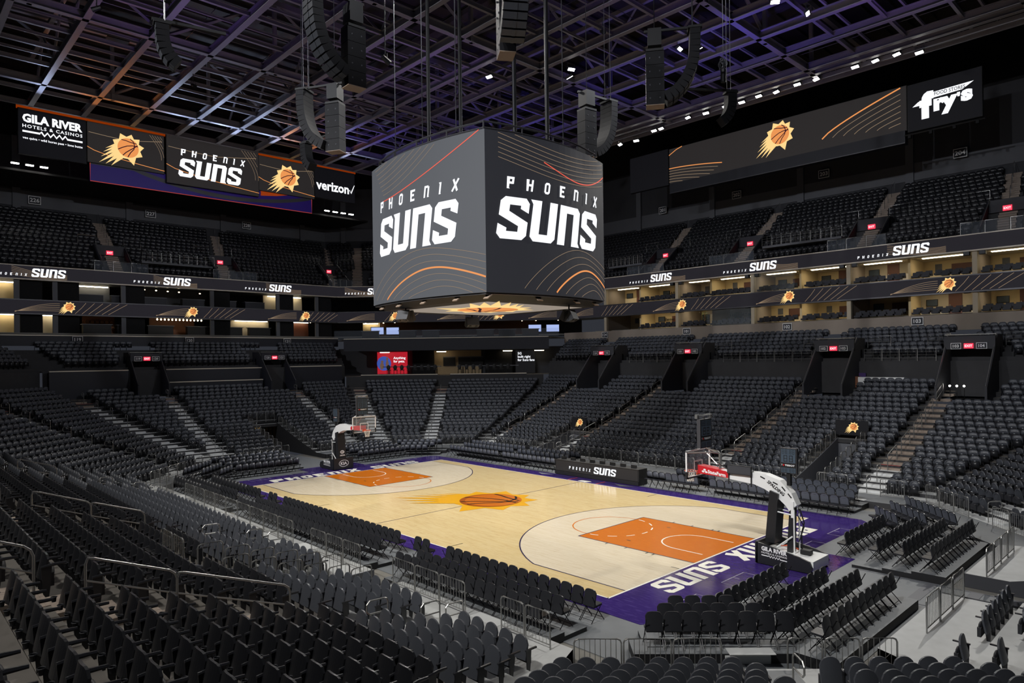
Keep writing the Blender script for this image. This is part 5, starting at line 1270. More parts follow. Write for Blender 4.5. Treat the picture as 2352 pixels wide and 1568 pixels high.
o, f, w_, h_ = screen('W', 1.5, -8.58, 27.5, 27.2, 32.5, 'led_screen', 'largest end screen with white PHOENIX SUNS lettering'); curves(o, f, w_, h_, 'small'); phoenix_suns(lambda x, y, k: f(x-0.4, y-1.75, k), o, 7.0, 0.03)
o, f, w_, h_ = screen('W', -8.7, -15.78, 27.8, 28.05, 32.2, 'led_screen', 'dark screen with sun emblem beside the verizon screen'); curves(o, f, w_, h_, 'small'); sun_logo('emblem', lambda x, y, k: f(x+0.1, y+0.05, k), o, 1.02, 0.012)
o, f, w_, h_ = screen('W', -15.82, -21.5, 27.8, 28.35, 32.3, 'led_black', 'black advertising screen reading verizon in white'); text('verizon', lambda x, y, k: f(x-0.35, y-0.35, k), o, width=4.6, height=1.15, lift=0.015, key='led_white', bold=0.03)
b = MB(); b.ribbon([(2.05, -0.35), (2.25, -0.75), (2.75, 0.35)], [0.12, 0.16, 0.08], lambda x, y: f(x, y, 0.015)); b.build('tick', 'led_white', o)
b = MB()
for t0, t1 in ((14.5, 1.5), (-8.6, -21.6)): wallstrip(b, 'W', 27.75, 32.22, 32.62, min(t0, t1), max(t0, t1), 0.5)
struct('trim_1', b, 'orange_trim')
o = thing('fascia_panel', 'purple and grey swoosh panel below the end screens', 'panel', SP('W', -3.5, 28.0, 26.3), face_in('W'))
q = lambda x, y, k=0: (-x, k, y)
b = MB(); b.box((0, -0.1, 0.95), (24.0, 0.2, 1.9)); b.build('panel', 'purple_trim', o)
b = MB(); N_ = 30; P = []
top = [(-12+24*i/N_, 1.9) for i in range(N_+1)]; wav = lambda x: 1.9-1.5*math.sin(max(0, min(1, (x+8)/20))*PI)**0.8
b.ribbon([(x, max(0.15, wav(x))) for x, _ in top], 0.42, lambda x, y: q(x, y, 0.012)); b.build('grey_swoosh', 'grey_trim', o)
b = MB(); b.poly([q(-4.5, 1.9, 0.02), q(1, 1.9, 0.02), q(1, 1.0, 0.02), q(-1.5, 1.3, 0.02)]); b.poly([q(5.5, 1.9, 0.02), q(9.5, 1.9, 0.02), q(7.5, 1.45, 0.02), q(5.5, 1.2, 0.02)]); b.build('orange_swoosh', 'orange_trim', o)
b = MB(); b.ribbon([(-12, 1.9), (-12, 0), (12, 0), (12, 1.9)], 0.06, lambda x, y: q(x, y, 0.015)); b.build('red_outline', glow('thin_red_line', lin((196, 70, 40)), 0.8), o)
o, f, w_, h_ = screen('N', 14.35, -9.5, 27.9, 27.0, 30.9, 'led_screen', 'very wide sideline screen with a sun emblem and glowing curves'); curves(o, f, w_, h_, 'wide'); sun_logo('emblem', lambda x, y, k: f(x+0.75, y+0.45, k), o, 0.95, 0.012)
o, f, w_, h_ = screen('N', -9.6, -15.0, 27.7, 26.75, 30.75, 'led_black', 'black advertising screen reading FOOD STORES over a white grocery logo')
text("f", f, o, width=1.05, height=2.25, lift=0.015, key='led_white', bold=0.07, at=(-1.25, -0.05), name='letter_f'); text("ry", f, o, width=1.75, height=1.45, lift=0.015, key='led_white', bold=0.07, at=(0.15, -0.42), name='letters_ry'); text("s", f, o, width=0.85, height=0.95, lift=0.015, key='led_white', bold=0.07, at=(1.65, -0.02), name='letter_s'); text("'", f, o, width=0.22, height=0.35, lift=0.015, key='led_white', bold=0.05, at=(1.08, 0.2), name='apostrophe')
b = MB(); b.poly([f(-0.8, 0.42, 0.02), f(1.35, 0.52, 0.02), f(2.15, 1.0, 0.02), f(-0.8, 0.90, 0.02)]); b.poly([f(-2.3, 0.02, 0.02), f(-1.6, 0.02, 0.02), f(-1.3, 0.36, 0.02), f(-1.85, 0.36, 0.02)]); b.build('banner', 'led_white', o)
text('FOOD STORES', f, o, width=2.2, height=0.30, lift=0.03, key='black', bold=0.01, at=(0.45, 0.72), name='banner_lettering')
o, f, w_, h_ = screen('N', 19.7, 14.45, 27.9, 26.95, 31.0, 'led_black', 'blank dark screen at the far end of the sideline screens')
o = thing('screen_truss', 'dark box girder hanging under the wide sideline screen', 'truss', SP('N', 2.4, 28.1, 25.9), face_in('N')); b = MB(); b.box((0, 0, 0.55), (23.6, 0.8, 1.1)); b.build('girder', 'navy_wall', o); b = MB(); b.tube([(-11.8, 0.42, 0.02), (11.8, 0.42, 0.02)], 0.05, 5); b.build('bottom_rail', 'steel_dark', o)
o = thing('screen_boom', 'black lighting pipe under the grocery screen', 'pipe', SP('N', -12.3, 27.6, 26.5), face_in('N')); b = MB(); b.tube([(-2.9, 0, 0), (2.9, 0, 0)], 0.07, 6); b.build('pipe', 'black', o)
for x in (-2.4, -0.8, 0.9, 2.5): b = MB(); b.box((x, 0.05, -0.2), (0.22, 0.3, 0.26)); b.build('lamp_head', 'speaker', o)
# lit ledge lights at both ends of the end screens
for g, (t0, n) in enumerate(((14.6, 3), (-17.8, 4))):
    for i in range(n):
        o = thing('bank_light', 'white bank light under the end screens, %s' % ['first of shaded group', 'second of shaded group', 'third of shaded group', 'first under verizon', 'second under verizon', 'third under verizon', 'fourth under verizon'][g*3+i], 'light', SP('W', t0-1.15*i, 28.4, 27.0), face_in('W'), 'bank lights under end screens')
        b = MB(); b.box((0, 0, 0), (0.62, 0.2, 0.10)); b.build('lens', 'lamp_white', o); b = MB(); b.box((0, -0.05, 0.12), (0.7, 0.3, 0.14)); b.build('housing', 'black', o)
b = MB(); slab(b, 'W', 28.8, 36.5, 26.4, 26.6, -24, 20); struct('ceiling_soffit', b, 'roof_dark')
# ------------------------------------------------------------------ roof steel
GZ = 32.0
b = MB(); b.bbox((-66, -44, 38.6), (40, 56, 38.8))
struct('roof', b, 'roof')
b = MB()
for x in np.arange(-64, 38, 1.9): b.box((x, 6, 38.45), (0.30, 98, 0.25))
struct('roof_ribs', b, 'roof')
b = MB(); b.bbox((-64, 48.7, 31.5), (40, 49.0, 38.6)); b.bbox((-60.2, -42, 31.5), (-59.9, 50, 38.6)); struct('wall_roof_end', b, 'roof_dark')
def ibeam(p, q, w, h, name='beam', key='beam'):
    a, c = Vector(p), Vector(q); d = (c-a); L = d.length; d.normalize(); s = Vector((0, 0, 1)).cross(d).normalized(); u = d.cross(s)
    b = MB()
    def bx(cu, wd, hh):
        ce = (a+c)/2+u*cu; M = Matrix((d, s, u)).transposed(); b.box(tuple(ce), (L, wd, hh), M=M)
    t = 0.05
    bx(t/2, w, t); bx(h-t/2, w, t); bx(h/2, 0.05, h-2*t)
    return struct(name, b, key)
for i in range(-8, 9):
    y = -0.85+4.27*i
    if -36 < y < 36: ibeam((-48.5, y, GZ), (30, y, GZ), 0.42, 0.62)
for x in (-41.9, -26.7, -11.3, 3.8, 18.9): ibeam((x, -36, GZ), (x, 36, GZ), 0.42, 0.62)
for x0 in (-48.0, -41.9, -26.7, -11.3, 3.8):
    n = 4 if x0 > -45 else 2; st = 15.2/4 if x0 > -45 else 3.0
    for k in range(1, n):
        ibeam((x0+st*k, -36, GZ+0.30), (x0+st*k, 36, GZ+0.30), 0.22, 0.34); ibeam((x0+st*k+1.3, -36, GZ+0.62), (x0+st*k+1.3, 36, GZ+0.62), 0.14, 0.2)
ibeam((-48.5, -36, GZ), (-48.5, 36, GZ), 0.3, 0.5); ibeam((-48.5, 34.6, GZ), (30, 34.6, GZ), 0.42, 0.7)
# deep trusses above the grid
for x in (-41.9, -26.7, -11.3, 3.8, 18.9):
    b = MB(); top = 38.0
    b.box((x, 0, top), (0.4, 92, 0.45))
    ys = list(np.arange(-34, 36, 8.54))
    for j, y in enumerate(ys):
        b.box((x, y, (GZ+top)/2), (0.28, 0.28, top-GZ))
        if j+1 < len(ys):
            p, q = Vector((x, y, GZ+0.6 if j % 2 else top)), Vector((x, ys[j+1], top if j % 2 else GZ+0.6)); b.tube([p, q], 0.15, 4)
    struct('beam_truss', b, 'beam')
for y in (-26.4, -13.6, 3.4, 20.5):
    b = MB(); b.box((-9, y, 36.4), (80, 0.35, 0.35))
    for x in np.arange(-46, 28, 7.6): b.tube([(x, y, GZ+0.6), (x+3.8, y, 36.4)], 0.11, 4); b.tube([(x+7.6, y, GZ+0.6), (x+3.8, y, 36.4)], 0.11, 4)
    struct('beam_truss', b, 'beam')
# ducts and dark panels seen through the grid
b = MB()
for y, x0, x1 in ((-21, -46, 0), (10, -40, -10), (27.5, -46, 24)): b.tube([(x0, y, 35.5), (x1, y, 35.5)], 0.55, 10)
o = struct('ceiling_duct', b, 'roof')
rr = random.Random(5); b = MB()
for i in range(60):
    x = rr.uniform(-44, 22); y = rr.uniform(-26, 32); b.box((x, y, rr.uniform(35.2, 37.6)), (rr.uniform(1.2, 3.0), rr.uniform(0.8, 2.2), 0.08))
struct('ceiling_panels', b, 'roof')
b = MB()
for i in range(46):
    y = rr.uniform(-30, 33); x = rr.uniform(-40, 0); L = rr.uniform(8, 26); z = rr.uniform(32.7, 35.5)
    if i % 2: b.tube([(x, y, z), (x+L, y, z)], 0.03, 4)
    else: b.tube([(x, y, z), (x, min(36, y+L), z)], 0.03, 4)
o = struct('ceiling_conduits', b, 'steel_dark')

# catwalk along the far sideline with floodlights
def catwalk(y, z, name, lab):
    o = thing(name, lab, 'catwalk', (0, y, z)); q = lambda x, dy, dz: (x, dy, dz)
    b = MB(); b.box((-7, 0, 0), (84, 1.1, 0.12)); b.box((-7, -0.5, -0.2), (84, 0.14, 0.3)); b.box((-7, 0.5, -0.2), (84, 0.14, 0.3)); b.build('walkway', 'beam', o)
    b = MB()
    for dy in (-0.52, 0.52):
        for h in (0.4, 0.75, 1.1): b.tube([(-49, dy, h), (35, dy, h)], 0.025, 4)
    b.build('rail', 'steel', o)
    b = MB()
    for x in np.arange(-48, 35, 2.4):
        for dy in (-0.52, 0.52): b.cyl((x, dy, 0), (x, dy, 1.1), 0.025, 4)
    b.build('posts', 'steel', o)
    return o
catwalk(36.4, 32.3, 'catwalk', 'steel catwalk with tube rails above the wide sideline screen')
FL = None
fl = [(-13.1, 31.7), (-12.2, 31.7), (-9.0, 32.0), (-7.0, 31.9), (-4.9, 32.0), (-3.2, 31.9), (-1.5, 32.0), (0.2, 31.9), (2.1, 32.0), (3.8, 31.95), (7.0, 32.0), (8.6, 32.0), (10.2, 32.0), (11.8, 31.6), (-15.4, 31.2), (-17.5, 31.3)]
for i, (x, z) in enumerate(fl):
    lab = 'bright white floodlight hung below the far catwalk, %s along from far corner' % nth(i+1)
    if FL is None:
        FL = thing('floodlight', lab, 'floodlight', (x, 35.4, z), 0, 'floodlights under the far catwalk')
        M = Matrix.Rotation(R(-32), 3, 'X')
        b = MB(); b.box((0, 0, 0), (0.62, 0.28, 0.20), M=M); b.build('housing', 'grille', FL)
        b = MB(); b.box(tuple(M @ Vector((0, -0.02, -0.115))), (0.56, 0.24, 0.03), M=M); b.build('lens', 'lamp_white', FL)
        b = MB(); b.tube([(-0.32, 0, 0), (-0.32, 0, 0.42), (0.32, 0, 0.42), (0.32, 0, 0)], 0.018, 4); b.build('yoke', 'black', FL)
    else: dup(FL, (x, 35.4, z), random.uniform(-0.4, 0.4), lab)
for i, (x, y, z) in enumerate([(7.6, 19.4, 31.6), (8.4, 22.5, 31.6), (0.5, 21.5, 31.5), (-0.6, 20.6, 31.6), (-8.5, 17.0, 31.5), (-9.6, 18.0, 31.5), (-14, 13, 31.5)]):
    dup(FL, (x, y, z), random.uniform(0, 3), 'bright white floodlight hanging under the roof grid past the scoreboard, %s along' % nth(i+1), 'floodlights under the roof grid')

# ------------------------------------------------------------------ centre-hung scoreboard
sb = thing('scoreboard', 'large four sided hanging scoreboard showing white PHOENIX SUNS lettering', 'scoreboard', (0, 0, 10.95))
BH = 18.5-10.95; HX_, HY_, BU = 4.80, 4.32, 0.72
def face_pt(k, s, z, off=0.0):
    """k: side 0 near(-y) 1 right(+x) 2 far 3 left; s in -1..1 left to right as seen from outside"""
    a = HX_ if k in (0, 2) else HY_; dpt = HY_ if k in (0, 2) else HX_
    bul = BU*(1-s*s); u = s*a; v = dpt+bul+off
    return {0: (u, -v, z), 1: (v, u, z), 2: (-u, v, z), 3: (-v, -u, z)}[k]
NS = 20
for k, key, nm in ((0, 'led_glare_grey', 'screen facing near sideline, grey glare in its colour'), (1, 'led_dark', 'dark screen facing nearer baseline'), (2, 'led_dark', 'screen facing far sideline'), (3, 'led_glare_grey', 'screen facing farther baseline')):
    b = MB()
    for i in range(NS):
        s0, s1 = -1+2*i/NS, -1+2*(i+1)/NS; b.poly([face_pt(k, s0, 0), face_pt(k, s1, 0), face_pt(k, s1, BH), face_pt(k, s0, BH)])
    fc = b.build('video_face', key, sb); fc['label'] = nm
    a = HX_ if k in (0, 2) else HY_
    f = lambda x, y, kk=0.0, k=k, a=a: face_pt(k, max(-1, min(1, x/a)), y, 0.02+kk)
    g = MB(); h_ = MB(); r2 = MB()
    W2 = 2*a
    def C_(fx, n=44): return [fx(i/n) for i in range(n+1)]
    # upper sweep of fine curves and one bright one
    for j in range(7):
        y0 = BH*(0.97-0.02*j) if False else 0
        pts = C_(lambda u, j=j: (a*(-0.86+0.04*j)+u*W2*(0.55), BH*(0.735+0.034*(7-j))+BH*(0.20+0.01*j)*u**2.0)) if k in (0, 2) else C_(lambda u, j=j: (-a*0.85+u*W2*0.9, BH*(0.84+0.030*j)-BH*0.10*math.sin(u*PI*0.78)+BH*0.05*u*u))
        pts = [p for p in pts if p[1] < BH-0.05 and abs(p[0]) < a-0.05]
        if len(pts) > 2: g.ribbon(pts, 0.022, f)
    if k in (0, 2): r2.ribbon([p for p in C_(lambda u: (a*(-0.62)+u*W2*0.78, BH*0.725+BH*0.275*u**1.9)) if p[1] <= BH], 0.05, f)
    else: r2.ribbon(C_(lambda u: (-a*0.25+u*a*1.24, BH*0.855-BH*0.085*math.sin(u*PI*0.85)+BH*0.085*max(0, u-0.35)**2*2.2)), 0.05, f)
    # lower sweep
    q0 = -0.58 if k in (0, 2) else -0.1
    for j in range(-3, 4):
        m = h_ if j == 0 else g
        amp = BH*(0.205-0.045*j)
        pts = C_(lambda u, j=j, amp=amp: (a*(q0+0.16*j)+u*(a-a*(q0+0.16*j))*1.0, amp*math.sin(min(1.0, u**0.8*1.30)*PI/2)-BH*0.11*max(0, u-0.4)**2/0.36))
        pts = [p for p in pts if p[1] > 0.02 and p[0] > -a+0.02]
        if len(pts) > 2: m.ribbon(pts, 0.085 if j == 0 else 0.022, f)
    g.build('thin_lines', 'led_line', fc); h_.build('bright_line', 'led_orange', fc); r2.build('red_line', 'led_red', fc)
    P, w_, hh = suns_word(); sw = a*2*(0.72 if k in (0, 2) else 0.84); x0 = -a*(0.735 if k in (0, 2) else 0.90); y0 = BH*0.335
    ky = BH*0.265/hh
    b = MB()
    for p in P: b.poly([f(x0+x*sw/w_, y0+y*ky, 0.03) for x, y in p])
    b.build('team_lettering', 'led_white', fc)
    P, pw, _ = phoenix_word(1.25, 0.19); sw2 = a*2*(0.70 if k in (0, 2) else 0.77); x1 = -a*(0.69 if k in (0, 2) else 0.76); b = MB()
    for p in P: b.poly([f(x1+x*sw2/pw, y0+BH*0.315+y*BH*0.075, 0.03) for x, y in p])
    b.build('city_lettering', 'led_white', fc)
b = MB(); ring = [face_pt(k, -1+2*i/NS, 0, -0.06) for k in (0, 1, 2, 3) for i in range(NS)]
b.poly([(p[0], p[1], BH-0.02) for p in ring]); b.poly([(p[0], p[1], 0.02) for p in reversed(ring)]); b.build('casing', 'black', sb)
b = MB(); inner = [(p[0]*0.9, p[1]*0.9, -0.32) for p in ring]; n = len(ring)
b.add([(p[0], p[1], 0.0) for p in ring]+inner, [(i, (i+1) % n, (i+1) % n+n, i+n) for i in range(n)]); b.poly(inner[::-1]); b.build('underside_frame', 'black', sb)
b = MB(); b.tube([(p[0]*0.99, p[1]*0.99, -0.06) for p in ring], 0.035, 5, closed=True); b.build('bottom_pipe', 'steel_dark', sb)
us = MB(); us.poly([(x, y, -0.335) for x, y in [(-3.9, -3.5), (-3.9, 3.5), (3.9, 3.5), (3.9, -3.5)]]); u_ = us.build('underside_screen', 'led_beige', sb)
sun_logo('emblem', lambda x, y, k: (-x, y, -0.335-k), u_, 1.75, 0.01)
for i, (k, s) in enumerate([(0, -0.8), (0, -0.35), (0, 0.12), (0, 0.6), (0, 0.97), (1, -0.3), (1, 0.35), (1, 0.8)]):
    p = Vector(face_pt(k, s, -0.18, -0.25)); b = MB(); M = Matrix.Rotation(R(35), 3, 'X') if k == 0 else Matrix.Rotation(R(35), 3, 'Y'); b.box(tuple(p), (0.34, 0.34, 0.05), M=M); b.build('lamp_plate', 'speaker_base', sb)
for p in ((-3.6, -1.2), (3.6, -1.2), (-3.6, 1.2), (3.6, 1.2)):
    b = MB(); b.cyl((p[0], p[1], BH-0.1), (p[0], p[1], GZ-10.95), 0.11, 8); b.build('hanging_pole', 'black', sb)
for p in ((-2.6, -4.2), (0.4, -4.6), (2.6, -4.2), (4.6, -2.2), (4.9, 1.0)):
    b = MB(); b.cyl((p[0], p[1], BH-0.1), (p[0], p[1], GZ-10.95), 0.025, 5); b.build('hanging_cable', 'steel_dark', sb)
b = MB()
for z in (BH+0.2, BH+0.5):
    b.tube([(x*0.94, y*0.94, z) for x, y, _ in ring], 0.05, 5, closed=True)
for i in range(0, n, 5): b.cyl((ring[i][0]*0.94, ring[i][1]*0.94, BH-0.05), (ring[i][0]*0.94, ring[i][1]*0.94, BH+0.5), 0.04, 5)
b.build('top_truss', 'steel_dark', sb)
# small curved speaker groups slung under the board
def fan_cluster(x, y, z, rz, lab):
    o = thing('speaker_cluster', lab, 'speaker', (x, y, z), rz, 'speakers slung under the scoreboard')
    for i in range(3):
        a = -0.45+0.45*i; M = Matrix.Rotation(a, 3, 'X'); b = MB(); b.box((0, 0.42*math.sin(a)*0.9, -0.42*math.cos(a)+0.35), (0.75, 0.30, 0.55), M=M); bo = b.build('cabinet', 'grille', o)
        b = MB(); 
        for sx in (-0.2, 0.2): b.cyl(tuple(Vector((sx, 0.42*math.sin(a)*0.9, -0.42*math.cos(a)+0.35))+M @ Vector((0, -0.02, -0.27))), tuple(Vector((sx, 0.42*math.sin(a)*0.9, -0.42*math.cos(a)+0.35))+M @ Vector((0, -0.02, -0.30))), 0.09, 8)
        b.build('cone', 'black', bo)
    b = MB(); b.tube([(0, 0, 0.2), (0, 0, 0.75)], 0.04, 5); b.build('bracket', 'black', o)
fan_cluster(-2.0, -4.1, 10.25, 0.3, 'grey speaker group under the near face of the scoreboard'); fan_cluster(4.6, 1.6, 10.1, 1.9, 'grey speaker group under the dark face of the scoreboard'); fan_cluster(-4.2, 2.4, 10.2, -2.0, 'grey speaker group under the far side of the scoreboard')

# ------------------------------------------------------------------ hanging line arrays and sub stacks
def line_array(x, y, zt, ang, n, w, step, bend, lab, grp='hanging line arrays'):
    """ang: outward direction; boxes face outward at the top and swing to face down"""
    o = thing('line_array', lab, 'speaker', (x, y, zt), ang-PI/2, grp)
    p = Vector((0, 0, 0)); tilt = 0.0
    for i in range(n):
        tilt = bend*(i/(n-1))**1.8
        d = Vector((0, -math.sin(tilt), -math.cos(tilt)))
        M = Matrix.Rotation(-tilt, 3, 'X'); c = p+d*step/2
        b = MB(); b.box(tuple(c), (w, 0.52, step*0.94), M=M); bo = b.build('cabinet', 'speaker', o)
        b = MB(); b.box(tuple(c+M @ Vector((0, 0.265, 0))), (w*0.96, 0.02, step*0.86), M=M); b.box(tuple(c+M @ Vector((0, 0.28, 0))), (w*0.12, 0.03, step*0.86), M=M); b.build('grille', 'grille', bo)
        p = p+d*step
    b = MB(); b.box((0, 0, 0.10), (w*0.9, 0.7, 0.12)); b.box((0, -1.1, 0.24), (0.12, 3.0, 0.12)); b.build('hanging_bar', 'black', o)
    b = MB(); 
    for dx in (-0.25, 0.25): b.cyl((dx, -0.1, 0.15), (dx, -0.1, GZ-zt), 0.018, 4)
    b.build('hanging_cable', 'steel_dark', o)
    return o
def sub_stack(x, y, zt, ang, n, lab):
    o = thing('subwoofer_stack', lab, 'speaker', (x, y, zt), ang-PI/2, 'hanging subwoofer stacks')
    for i in range(n):
        b = MB(); b.box((0, 0, -0.36-0.70*i), (0.72, 0.95, 0.68)); bo = b.build('cabinet', 'speaker', o)
        b = MB()
        for sx in (-1, 1):
            for sy in (-1, 1): b.ell((sx*0.365, sy*0.25, -0.36-0.70*i), (0.02, 0.05, 0.05), 8, 4)
        b.build('handle', 'grille', bo)
    b = MB(); b.box((0, 0, -0.02-0.70*n), (0.72, 0.95, 0.03)); b.build('underside', 'speaker_base', o)
    b = MB(); b.cyl((0, 0, 0), (0, 0, GZ-zt), 0.02, 4); b.box((0, 0, 0.06), (0.8, 0.9, 0.12)); b.box((0, 0, 0.75), (0.75, 0.7, 0.9)); b.build('hoist', 'black', o)
ARR = [(-0.6, -10.0, 24.9, 'nearest the near sideline'), (-10.2, -5.6, 24.2, 'toward the shaded corner'), (8.6, -5.8, 25.0, 'nearest the camera'), (9.2, 6.6, 24.9, 'past the dark face of scoreboard'), (1.3, 9.4, 24.0, 'behind the scoreboard top')]
for x, y, z, w_ in ARR:
    a = math.atan2(y, x); line_array(x, y, z, a, 13, 1.05, 0.31, 1.15, 'black J-shaped line array speaker hanging '+w_)
    r = math.hypot(x, y)-2.2; sub_stack(r*math.cos(a)+0.3*math.sin(a), r*math.sin(a), z-1.0, a, 4, 'black stack of four subwoofers hanging inside the array '+w_)
for x, y, z, w_ in [(-3.6, -15.6, 22.6, 'small grey curved speaker over the near sideline'), (-14.8, -3.2, 22.6, 'small grey speaker column before the verizon screen'), (8.6, 11.4, 23.0, 'small black speaker column before the wide screen')]:
    a = math.atan2(y, x); line_array(x, y, z, a, 7, 0.62, 0.26, 0.95, w_, 'small hanging speakers')
    o = thing('chain_hoist', 'black chain hoist with coiled cable above the '+w_, 'hoist', (x+0.5*math.cos(a+2), y+0.5*math.sin(a+2), z+0.9)); b = MB(); b.cyl((0, 0, 0), (0, 0, 0.75), 0.16, 8); b.build('motor', 'black_gloss', o)
    b = MB(); rr = random.Random(int(x*10))
    for i in range(9):
        c0 = Vector((rr.uniform(-.1, .1), rr.uniform(-.1, .1), 1.05+rr.uniform(-.12, .12))); e1, e2 = Vector((rr.uniform(-1, 1), rr.uniform(-1, 1), 0.2)).normalized(), Vector((rr.uniform(-.3, .3), rr.uniform(-.3, .3), 1)).normalized()
        b.tube([c0+e1*0.22*math.cos(2*PI*k/14)+e2*0.24*math.sin(2*PI*k/14) for k in range(14)], 0.018, 4, closed=True)
    b.cyl((0, 0, 0.7), (0, 0, GZ-z-0.9), 0.02, 4); b.build('cable_coil', 'grille', o)
# moving lamps and cameras hung from the grid
for i, (x, y, z, lab) in enumerate([(-5.0, -3.2, 25.5, 'left of scoreboard top'), (-14, -8, 31.3, 'over the farther key'), (-20, 3.4, 31.3, 'before the end screens'), (6, -11, 31.2, 'over the near sideline'), (-22, -14, 31.2, 'near shaded corner'), (13, 5, 31.2, 'over the nearer key'), (-2, 13, 31.2, 'over the scoring screen'), (-31, -5, 31.3, 'before the sun emblem screen')]):
    o = thing('spot_lamp', 'small black hanging stage lamp '+lab, 'lamp', (x, y, z), i*0.7, 'hanging stage lamps')
    b = MB(); b.cyl((0, 0, 0), (0, 0, max(0.3, GZ-z)), 0.03, 5); b.build('drop_pipe', 'black', o)
    b = MB(); b.tube([(-0.2, 0, -0.25), (-0.2, 0, 0), (0.2, 0, 0), (0.2, 0, -0.25)], 0.025, 4); b.build('yoke', 'black', o)
    b = MB(); b.cyl((0, -0.2, -0.15), (0, 0.28, -0.42), 0.13, 8, 0.17); b.build('lamp_head', 'black_gloss', o)
# ------------------------------------------------------------------ basketball hoops
def seg_digit(b, ch, x, y, w, h, f):
    S = {'8': 'abcdefg'}
    t = w*0.2; m = {'a': (0, h, w, h-t), 'g': (0, h/2+t/2, w, h/2-t/2), 'd': (0, t, w, 0), 'f': (0, h, t, h/2), 'b': (w-t, h, w, h/2), 'e': (0, h/2, t, 0), 'c': (w-t, h/2, w, 0)}
    for s in 'abcdefg':
        x0, y0, x1, y1 = m[s]; e = t*0.15; b.poly([f(x+x0+e, y+y1+e), f(x+x1-e, y+y1+e), f(x+x1-e, y+y0-e), f(x+x0+e, y+y0-e)])
def clock_box(root, name, c, w, d, h, faces):
    b = MB(); b.box((c[0], c[1], c[2]+h/2), (w, d, h)); o = b.build(name, 'steel_dark', root)
    F = [lambda x, y, k: (c[0]+x, c[1]-d/2-0.006-k, c[2]+y), lambda x, y, k: (c[0]-x, c[1]+d/2+0.006+k, c[2]+y), lambda x, y, k: (c[0]+w/2+0.006+k, c[1]+x, c[2]+y), lambda x, y, k: (c[0]-w/2-0.006-k, c[1]-x, c[2]+y)]
    b = MB()
    for i in faces: 
        ww = (w if i < 2 else d)*0.94
        f = lambda x, y, k=0.0, i=i: F[i](x, y+h*0.02, k)
        b.poly([f(-ww/2, 0), f(ww/2, 0), f(ww/2, h*.96), f(-ww/2, h*.96)])
    b.build('face_plate', 'black', o)
    b = MB(); dg = MB(); tx = MB()
    for i in faces:
        ww = (w if i < 2 else d)*0.94; hh = h*0.96; f = lambda x, y, k=0.0, i=i: F[i](x, y+h*0.02, k)
        b.poly([f(-ww*.46, hh*.42, .003), f(ww*.46, hh*.42, .003), f(ww*.46, hh*.98, .003), f(-ww*.46, hh*.98, .003)]); b.poly([f(-ww*.46, hh*.02, .003), f(ww*.46, hh*.02, .003), f(ww*.46, hh*.22, .003), f(-ww*.46, hh*.22, .003)])
        g = lambda x, y: f(x, y, .006)
        for x in (-.40, -.20, .06, .26): seg_digit(dg, '8', x*ww, hh*.78, ww*.14, hh*.17, g); seg_digit(dg, '8', x*ww, hh*.055, ww*.13, hh*.13, g)
        for x in (-.30, .05): seg_digit(dg, '8', x*ww, hh*.46, ww*.25, hh*.27, g)
        text('T', lambda x, y, k: f(x-ww*.40, y+hh*.32, .006), None, height=hh*.07, b=tx); text('TISSOT', lambda x, y, k: f(x+ww*.10, y+hh*.32, .006), None, width=ww*.62, height=hh*.07, bold=0.04, b=tx)
    b.build('display', 'lcd', o); dg.build('digits', 'black', o); tx.build('lettering', 'white_print', o)
    rs = MB()
    for i in faces:
        ww = (w if i < 2 else d)*0.94; hh = h*0.96; f = lambda x, y, k=0.0, i=i: F[i](x, y+h*0.02, k); rs.poly([f(-ww*.33, hh*.285, .006), f(-ww*.25, hh*.285, .006), f(-ww*.25, hh*.355, .006), f(-ww*.33, hh*.355, .006)])
    rs.build('red_square', 'red_pad', o)
    return o
